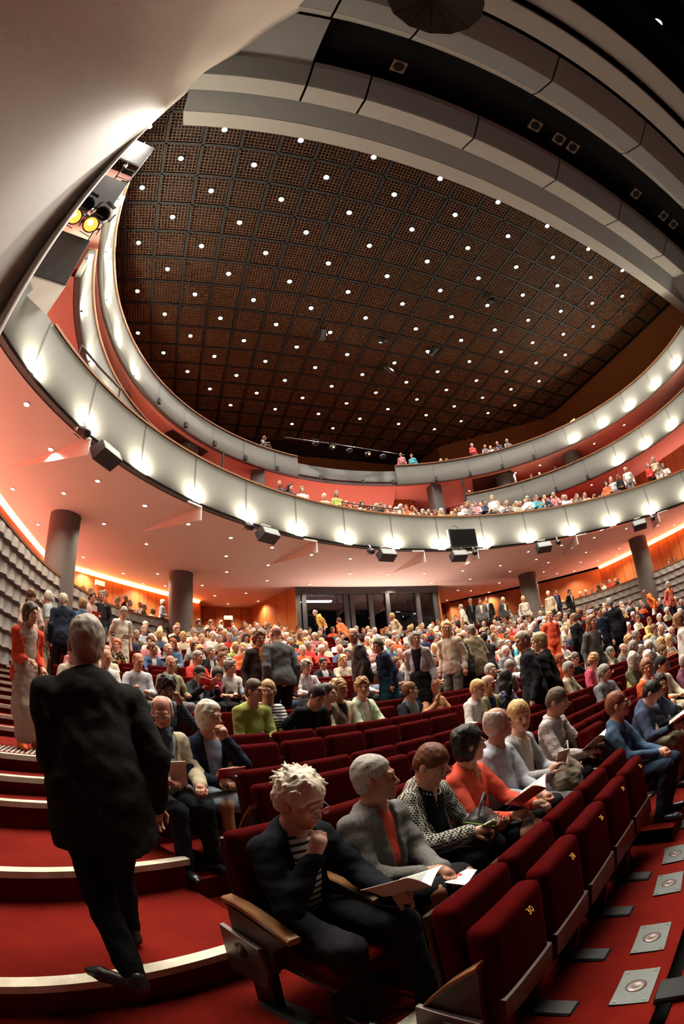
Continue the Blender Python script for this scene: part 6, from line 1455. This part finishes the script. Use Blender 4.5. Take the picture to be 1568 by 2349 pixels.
flat_booklet('n2',(0,.34,.74),(0,60,0),'white programme with red picture on the lap of the black leather jacket',.16,.22,art='rings')
t=held('m13','newspaper',(-.22,.46,.86),(25,55,10),'rolled newspaper held beside the person in black polo','newspaper'); m=MB(); m.tube([(0,-.17,0),(0,.17,0)],[.045,.055],12); m.build('roll',plain('newsprint',(.42,.38,.33),.8,.1,0,.4,90),t,True)
flat_booklet('m12',(.0,.46,.74),(0,35,0),'red programme on the knees of the person in bright orange sweater',.2,.16,'redpaper')
flat_booklet('n35',(.0,.42,.84),(0,60,0),'white programme with red print near a brown bag, right side',.16,.22,art='rings')
bag('n34',(.10,.36,.62),(0,0,0),'tan leather bag on the lap of a person in white, right side',(.42,.22,.26),plain('tan_leather',(.28,.10,.03),.5,.4))
bag('n24',(-.38,.25,.5),(0,0,0),'bright orange cloth bag on the seat beside the flowered blouse',(.36,.26,.30),M['orange'])
bag('w13',(.24,.10,.80),(80,0,0),'pale shoulder bag of the standing person in navy dress',(.42,.2,.28),plain('pale_leather',(.50,.46,.38),.5,.4))
flat_booklet('w7',(0,.36,1.12),(0,60,0),'red programmes held up by a standing person in the left aisle',.24,.2,'redpaper')
flat_booklet('w9',(0,.40,1.0),(0,20,0),'white programme in the hands of the person in white top and sand skirt',.18,.22)
# striped bag on the floor at the end of the empty front seats
t=bag('h8',(.32,.30,.0),(40,0,0),'zebra striped cloth bag on the floor beside the denim jacket',(.30,.20,.30),M['cloth_stripe']); t.location=(2.80,2.24,-.215)
for ch in t.children:
    if ch.name.startswith('bag_body'): ch['col']=[.02,.014,.01]; ch['col2']=[.22,.12,.05]
# rubber foot of the row in front, at the right edge of the frame
m=MB(); rbox(m,(0,0,.03),(.17,.24,.06),.025,2); o=m.build('seat_foot',M['rub']); o.location=(1.60,.74,-.225); o.rotation_euler=(0,0,.5); auto_smooth(o); tag(o,'black rubber foot on the carpet beyond the floor gap at the right edge','foot')
# ------------------------------------------------------------------ lamps and fittings
def disc_lamp(name,loc,r,mat,case_r,depth,label,group,parent=None):
    t=empty(name,loc,0,label,'ceiling lamp',group)
    key=(name,r)
    if key not in LAMP:
        m=MB(); m.lathe([(r,-.004),(.001,-.0041)],10); me1=m.mesh('bulb'); me1.materials.append(mat)
        m=MB(); m.lathe([(case_r,depth),(case_r,-.03),(r+.004,-.012),(r+.004,.0)],14); me2=m.mesh('rim'); me2.materials.append(M['lampcase'] if name!='soffit_downlight' else M['white'])
        LAMP[key]=(me1,me2)
    if name not in SPOTS:
        l=bpy.data.lights.new(name,'SPOT'); l.energy,l.spot_size,l.spot_blend,l.shadow_soft_size,l.color=SPW[name]; SPOTS[name]=l
    so=bpy.data.objects.new(name+'_beam',SPOTS[name]); COL.objects.link(so); so.parent=t; so.location=(0,0,-.05)
    for n,me in zip(('bulb','rim'),LAMP[key]):
        o=bpy.data.objects.new(n,me); COL.objects.link(o); o.parent=t
    return t
LAMP={}; SPOTS={}; SPW={'grille_downlight':(900,math.radians(104),1,.08,(1,.92,.79)),'soffit_downlight':(330,math.radians(135),1,.05,(1,.84,.62))}
n=0
for row in range(4,18):
    y=-.279+1.295*row; k=0
    for i in range(-2,9):
        x=-1.007+2.556*i+(1.278 if row%2 else 0)
        if x<-3.75 or x>19.2: continue
        if row>=15 and not (0<x<16): continue
        if row>=17 and not (3<x<8): continue
        k+=1; disc_lamp('grille_downlight',(x,y,CZ-.03),.085,M['bulb'],.12,.10,'round grille downlight, %s row from the front, %s from the left'%(ORD[row-4],ORD[k-1]),'downlights in the main ceiling grille')
DL=[(-3.54,6.8),(-3.4,8.44),(-5.16,10.54),(-3.6,10.64),(-2.49,9.85),(-1.37,11.15),(-5.14,13.01),(-2.78,12.62),(-.17,12.29),(-1.58,14.2),(-4.23,16.07),(1.17,13.24),(1.17,15.08),(-4.37,17.6),(-2.91,17.95),(-1.44,17.73),(2.61,14.0),(2.81,15.97),(1.34,17.05),(-2.2,19.4),(-1.23,19.61),(.43,19.27),(3.13,18.17),(1.08,21.16),(2.5,20.48),(1.85,22.89),(3.31,22.14),(4.13,14.64),(5.1,18.64),(5.69,14.98),(7.28,15.15),(8.91,15.17),(6.36,16.91),(8.12,17.03),(9.86,16.92),(9.17,18.86),(11.14,18.59),(10.5,14.99),(11.69,16.59),(13.11,18.08),(13.8,20.34),(14.83,20.57),(16.56,21.16),(14.53,22.71),(13.39,15.9),(14.79,16.9),(15.76,19.08),(14.97,15.03),(13.51,13.97),(16.31,15.57),(17.5,17.2),(19.02,17.66),(20.2,17.3),(14.87,13.13),(18.96,15.64),(17.69,14.09),(20.4,15.54),(16.13,12.15),(21.11,14.61),(20.0,13.57),(17.27,11.02),(19.39,10.45),(18.27,9.69),(20.9,10.29)]
for i,p in enumerate(sorted(DL,key=lambda q:math.atan2(q[0]-AX,q[1]-2))):
    disc_lamp('soffit_downlight',(*p,ZS-.005),.045,M['down'],.065,.05,'small round downlight under the lower balcony, %s from the left wall'%ordw(i),'downlights under the lower balcony')
for i,(c,R,a,z,w) in enumerate([(C3,13.0,-52,B3,'upper tier at left, nearer the back'),(C3,12.9,-59,B3,'upper tier at left, nearer the stage'),(C3,13.2,-5,B3-.55,'gallery timber wall, left one'),(C3,13.2,8,B3-.55,'gallery timber wall, right one'),(C3,13.4,24,B3,'upper tier right of the gallery'),(C3,13.6,34,B3,'upper tier by the brown panel at right'),(C3,12.6,47,B3,'upper tier behind the right column'),(C3,12.6,54,B3,'upper tier right of the column'),(C3,12.8,70,B3,'upper tier at far right'),(C3,12.6,80,B3,'upper tier nearest the stage at right'),(C3,12.4,52,B2,'middle tier at right'),(C3,12.5,66,B2,'middle tier at far right')]):
    disc_lamp('soffit_downlight',(*polar(R,a,c),z-.02),.045,M['down'],.065,.05,'small round downlight under the '+w,'downlights under the upper tiers')
SPW['bay_fill']=(60,math.radians(150),1,.05,(1,.86,.68))  # lamp added in each tower bay to brighten its rose back wall
for i,z in enumerate((10.6,13.6)): disc_lamp('bay_fill',(-3.75,5.75,Z(z)),.05,M['down'],.07,.05,'small added fill lamp inside the %s bay of the left light tower'%['lower','upper'][i],'added fill lamps in the light tower')
# wall-washing lamps along the foot of each balcony front
def wash(c,R,a,zb,label,group,on=True):
    p=polar(R-.17,a,c); t=empty('wash_lamp',(*p,zb),-math.radians(a),label,'wash lamp',group)
    m=MB(); m.box((0,.09,.0),(.06,.10,.03)); m.build('bracket',M['balc'],t)
    if on:
        m=MB(); m.box((0,0,-.01),(.28,.12,.045),skip=('t',)); m.build('lamp_glass',M['washglass'],t)
        m=MB(); m.quad((-.13,-.055,.010),(.13,-.055,.010),(.13,.055,.010),(-.13,.055,.010)); m.build('bulb',M['wash'],t)
    else:
        m=MB(); m.box((0,0,.10),(.16,.12,.22)); m.build('lamp_body',M['lampcase'],t)
for i,a in enumerate(A1): 
    wash(C1,R1,a,B1,'bright wash lamp under the lower balcony front, %s from the left'%ORD[i],'wash lamps of the lower balcony')
for i,a in enumerate([-103,-94.5,-84.8,-75,76.2,85.2,94.6]): wash(C3,R3,a,B2,'bright wash lamp under the middle balcony front, %s from the left'%ORD[i],'wash lamps of the middle balcony')
for i,a in enumerate([-105.2,-96.1,-86.8,-77.2,-68.0,66.1,75.8,85.3,95.2,103.9]): wash(C3,R3,a,B3,'bright wash lamp under the upper balcony front, %s from the left'%ORD[i],'wash lamps of the upper balcony')
for i,a in enumerate([-58.7,-49,-39.5,-30,-20.5,-8,4,12.5,24.8,30.6+4,44,53.5]): wash(C3,R3,a,B3,'unlit black lamp under the upper balcony front, %s from the left'%ORD[i],'unlit lamps of the upper balcony',False)
for i,a in enumerate([48,57,66.5]): wash(C3,R3,a,B2,'unlit black lamp under the middle balcony front at right, %s from the left'%ORD[i],'unlit lamps of the middle balcony',False)
# loudspeakers and small spots below the lower balcony edge, triangular fins on its ceiling
def speaker(a,label,R=11.7,flip=1):
    t=empty('loudspeaker',(*polar(R,a,C1),B1),-math.radians(a),label,'loudspeaker','loudspeakers under the lower balcony')
    Rm=Matrix.Rotation(math.radians(-28),3,'X')
    m=MB(); m.prism([(-.17,-.17),(.20,-.17),(.20,.17),(-.17,.10)],0,-.30,.30); me=m.mesh('x'); 
    for v in me.vertices: v.co=Rm@v.co+Vector((0,0,-.32))
    mesh_obj('cabinet',me,M['dgrey'],t); m=MB(); m.quad((-.27,-.172,-.14),(.27,-.172,-.14),(.27,-.172,.08),(-.27,-.172,.08)); me=m.mesh('y')
    for v in me.vertices: v.co=Rm@v.co+Vector((0,0,-.32))
    mesh_obj('grille',me,M['steel'],t)
    m=MB(); m.tube([(0,.1,-.05),(0,.05,-.3)],.025,6); m.box((0,.1,-.03),(.3,.1,.03)); m.build('bracket',M['white'],t)
def spot(a,label,R=11.72):
    t=empty('small_spotlight',(*polar(R,a,C1),B1),-math.radians(a),label,'spotlight','small spots under the lower balcony')
    m=MB(); m.tube([(0,.08,.0),(0,.0,-.12)],.02,6); m.build('bracket',M['white'],t)
    Rm=Matrix.Rotation(math.radians(-60),3,'X'); m=MB(); m.lathe([(.07,-.16),(.10,-.1),(.10,.12)],12,Rm,(0,0,-.24)); m.build('housing',M['lampcase'],t,True)
    m=MB(); m.box(tuple(Rm@Vector((0,.13,.14))+Vector((0,0,-.24))),(.2,.01,.08),M=Rm); m.build('barn_door',M['lampcase'],t)
for a,l in ((-58.7,'grey box loudspeaker under the balcony edge nearest the stage at left'),(-30.3,'grey box loudspeaker under the balcony edge above the left columns'),(-7.5,'grey box loudspeaker under the balcony edge left of the monitor'),(7.2,'black box loudspeaker right below the hanging monitor'),(25.5,'grey box loudspeaker under the balcony edge right of the monitor'),(47.5,'grey box loudspeaker under the balcony edge above the far right columns'),(66,'grey box loudspeaker under the balcony edge at the far right')): speaker(a,l)
for a,l in ((-62.5,'small black spot hanging left of the nearest left loudspeaker'),(-33.6,'small black spot hanging left of the second loudspeaker'),(-10.5,'small black spot left of the loudspeaker near the monitor'),(10.6,'small black spot right below the monitor'),(28.8,'small black spot right of the loudspeaker beyond the monitor'),(50.8,'small black spot right of the far right loudspeaker')): spot(a,l)
for i,a in enumerate((-41,-20,1.0,12.0,33.5,52.5,71,-60)):
    p=polar(R1+.05,a,C1); t=empty('acoustic_fin',(*p,B1),-math.radians(a),'white triangular fin under the lower balcony ceiling, %s'%['third from the left','fourth from the left','just left of the monitor','just right of the monitor','third from the right edge','second from the right edge','nearest the right edge','second from the left'][i],'ceiling fin','fins under the lower balcony')
    s=-1 if a<6 else 1
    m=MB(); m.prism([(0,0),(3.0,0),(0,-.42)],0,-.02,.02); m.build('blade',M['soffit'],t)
    m=MB(); m.box((0,-.03,-.21),(.035,.05,.42)); m.box((s*.24,-.03,-.04),(.5,.07,.05)); m.build('bracket',M['white'],t)
t=empty('monitor',(*polar(R1-.35,8.6,C1),B1-.02),-math.radians(8.6),'flat black monitor hanging in front of the lower balcony above the booth','monitor')
m=MB(); m.box((0,0,.36),(1.15,.08,.72)); m.build('case',M['lampcase'],t,bevel=.01)
m=MB(); m.quad((-.53,-.042,.04),(.53,-.042,.04),(.53,-.042,.69),(-.53,-.042,.69)); m.build('screen',plain('off_screen',(.008,.008,.009),.25,.5),t)
m=MB(); m.box((-.59,.03,.36),(.03,.16,.74)); m.build('side_panel',M['balc'],t)
m=MB(); m.box((-.05,.1,-.16),(.12,.1,.40)); m.box((.05,.05,-.22),(.5,.06,.05)); m.build('bracket',M['white'],t)
m=MB(); m.tube([(-.5+.4*i/12,.02,.72+.16*math.sin(math.pi*i/12)) for i in range(13)],.012,6); m.build('cable',M['black'],t)
# exit signs
def exit_sign(x,y,z,rz,label):
    t=empty('exit_sign',(x,y,z),rz,label,'exit sign','exit signs'); m=MB(); m.box((0,0,0),(.46,.10,.22)); m.build('case',M['white'],t)
    m=MB(); m.quad((-.21,-.055,-.09),(.21,-.055,-.09),(.21,-.055,.09),(-.21,-.055,.09)); m.build('lit_panel',M['exit'],t)
exit_sign(1.9,23.6,Z(4.35),0,'amber lit exit sign over the doorway left of the booth'); exit_sign(14.0,23.6,Z(4.3),0,'amber lit exit sign over the doorway right of the booth')
exit_sign(-3.95,18.2,Z(4.55),math.radians(43),'amber lit exit sign on the timber wall between the two left columns'); exit_sign(-5.75,12.2,Z(4.2),math.radians(80),'amber lit exit sign on the red lit wall at far left')
exit_sign(21.9,15.3,Z(14.2),math.radians(-88),'amber lit exit sign high on the brown wall above the upper right balcony'); exit_sign(17.1,19.6,Z(13.0),math.radians(-45),'amber lit exit sign behind the people on the upper right balcony')
exit_sign(13.6,21.9,Z(8.6),math.radians(-20),'amber lit exit sign in the rose recess right of the gallery')
# upper gallery lanterns (mostly dark)
for i,(x,y,z) in enumerate(((6.2,19.9,13.0),(7.2,20.0,12.95),(8.2,20.1,12.9),(9.3,20.1,12.8),(10.2,20.1,12.75))):
    t=empty('gallery_lantern',(x,y,Z(z)),0,'black stage lantern on the centre gallery above the grey hangings, %s from the left'%ORD[i],'stage lantern','lanterns on the centre gallery')
    Rm=Matrix.Rotation(math.radians(115),3,'X'); m=MB(); m.lathe([(.09,-.25),(.14,-.18),(.14,.12),(.11,.14)],12,Rm); m.build('housing',M['lampcase'],t,True)
    m=MB(); m.tube([(-.18,0,0),(-.18,0,.3),(.18,0,.3),(.18,0,0)],.015,6); m.build('yoke',M['black'],t)
    if i in(1,3): m=MB(); m.lathe([(.05,.142),(.001,.143)],10,Rm); m.build('filament',M['filhot'],t)
m=MB(); m.tube([(4.5,20,Z(13.3)),(11.6,20.1,Z(13.0))],.03,6); tag(m.build('lighting_bar',M['black']),'long black lighting bar across the centre gallery','lighting bar')
# fixtures hanging in the main ceiling grille
for i,(x,y) in enumerate(((5.0,14.0),(10.6,13.7),(11.6,9.6),(7.9,13.6),(9.0,15.6))):
    t=empty('ceiling_projector',(x,y,CZ-.28),i*1.1,['dark projector hanging in the grille over the hall, left of the others','dark projector hanging in the grille, right of centre toward the back','dark projector hanging in the grille nearest the right wall','dark projector hanging mid-grille beside a warm round lamp','dark projector hanging in the grille farthest to the back'][i],'projector','projectors in the main ceiling')
    Rm=Matrix.Rotation(math.radians(40),3,'X'); m=MB(); m.lathe([(.1,-.3),(.14,-.2),(.14,.25),(.17,.27)],12,Rm); m.build('housing',M['lampcase'],t,True)
    m=MB(); m.tube([(-.2,0,0),(-.2,0,.26),(.2,0,.26),(.2,0,0)],.02,6); m.box((0,0,.28),(.5,.06,.04)); m.build('yoke',M['steel'],t)
# lamp and umbrella-like dish over the stage
t=empty('stage_spotlight',(17.0,-10.9+3.4,Z(19.6)-3.2),0,'lone white spotlight shining in the dark stage opening at top right','spotlight')
t.location=(11.2,-7.3,Z(16.9))
Rm=(Vector((0,0,1.6))-Vector(t.location)).to_track_quat('Z','Y').to_matrix()
m=MB(); m.lathe([(.16,-.5),(.24,-.3),(.24,0)],16,Rm); m.build('housing',M['lampcase'],t,True); m=MB(); m.lathe([(.19,.004),(.001,.005)],16,Rm); m.build('bulb',M['spotw'],t)
t=empty('reflector_dish',(2.75,-1.55,Z(11.9)),0,'dark faceted fabric reflector hanging at the top edge over the stage','reflector')
m=MB(); n=14
for i in range(n):
    a,b=2*math.pi*i/n,2*math.pi*(i+1)/n; m.quad((0,0,.35),(1.15*math.cos(a),1.15*math.sin(a),0),(1.15*math.cos(b),1.15*math.sin(b),0))
m.build('dish',plain('dish_fabric',(.035,.03,.022),.8,.2),t,solid=.01)
for i in range(n):
    a=2*math.pi*i/n; m=MB(); m.tube([(0,0,.34),(1.15*math.cos(a),1.15*math.sin(a),-.01)],.008,5); m.build('rib',M['black'],t)
m=MB(); m.tube([(0,0,.3),(0,0,3.0)],.02,6); m.build('stem',M['black'],t)
# floor plates with a round socket in front of the first row
for i,(x,y,rz) in enumerate(((1.575,1.0,.49),(1.985,1.235,.49),(2.595,1.545,.50),(3.03,1.775,.51),(3.62,2.10,.53))):
    t=empty('floor_plate',(x,y,-.225),rz,'grey steel floor plate with worn round socket, %s'%['nearest the camera','second along the red front aisle','third along the red front aisle','fourth along the red front aisle','farthest along the red front aisle'][i],'floor plate','steel plates along the front row')
    c,s=math.cos(.0),math.sin(.0)
    m=MB(); m.box((0,0,.004),(.30,.20,.008)); m.build('plate',M['steel'],t,bevel=.003)
    m=MB(); m.lathe([(.055,.008),(.050,.012),(.020,.012),(.014,.0095),(.001,.0095)],20); m.build('socket',M['plate'],t,True)
    for u in (-.125,.125):
        for v in (-.075,.075): m=MB(); m.lathe([(.011,.008),(.009,.011),(.001,.011)],8,None,(u,v,0)); m.build('screw',M['plate'],t)
# ------------------------------------------------------------------ camera and render look
cam=bpy.data.cameras.new('camera'); co=bpy.data.objects.new('camera',cam); COL.objects.link(co); SC.camera=co
A=[[0.9464814, -0.05085, -0.3187276], [-0.3118734, -0.3983835, -0.8625692], [-0.0831142, 0.9158083, -0.3929213]]
co.matrix_world=Matrix(((A[0][0],A[0][1],A[0][2],0),(A[1][0],A[1][1],A[1][2],0),(A[2][0],A[2][1],A[2][2],CAMZ),(0,0,0,1)))
cam.type='PANO'; cam.clip_start=.05; cam.clip_end=200
cy=cam
cy.panorama_type='FISHEYE_EQUISOLID'; cy.fisheye_lens=16; cy.fisheye_fov=math.pi
cam.sensor_fit='AUTO'; cam.sensor_width=36; cam.sensor_height=24
w=bpy.data.worlds.new('world'); SC.world=w; w.use_nodes=True; w.node_tree.nodes['Background'].inputs[0].default_value=(0,0,0,1); w.node_tree.nodes['Background'].inputs[1].default_value=0
SC.view_settings.view_transform='Standard'; SC.view_settings.look='None'; SC.view_settings.gamma=1; SC.view_settings.use_curve_mapping=False; SC.view_settings.exposure=EXPO
c=SC.cycles; c.use_denoising=True; c.use_light_tree=True; c.max_bounces=4; c.diffuse_bounces=2; c.glossy_bounces=1; c.transmission_bounces=2; c.transparent_max_bounces=4; c.sample_clamp_indirect=4; c.sample_clamp_direct=0; c.use_adaptive_sampling=True; c.adaptive_threshold=.1; c.adaptive_min_samples=10; c.caustics_reflective=False; c.caustics_refractive=False
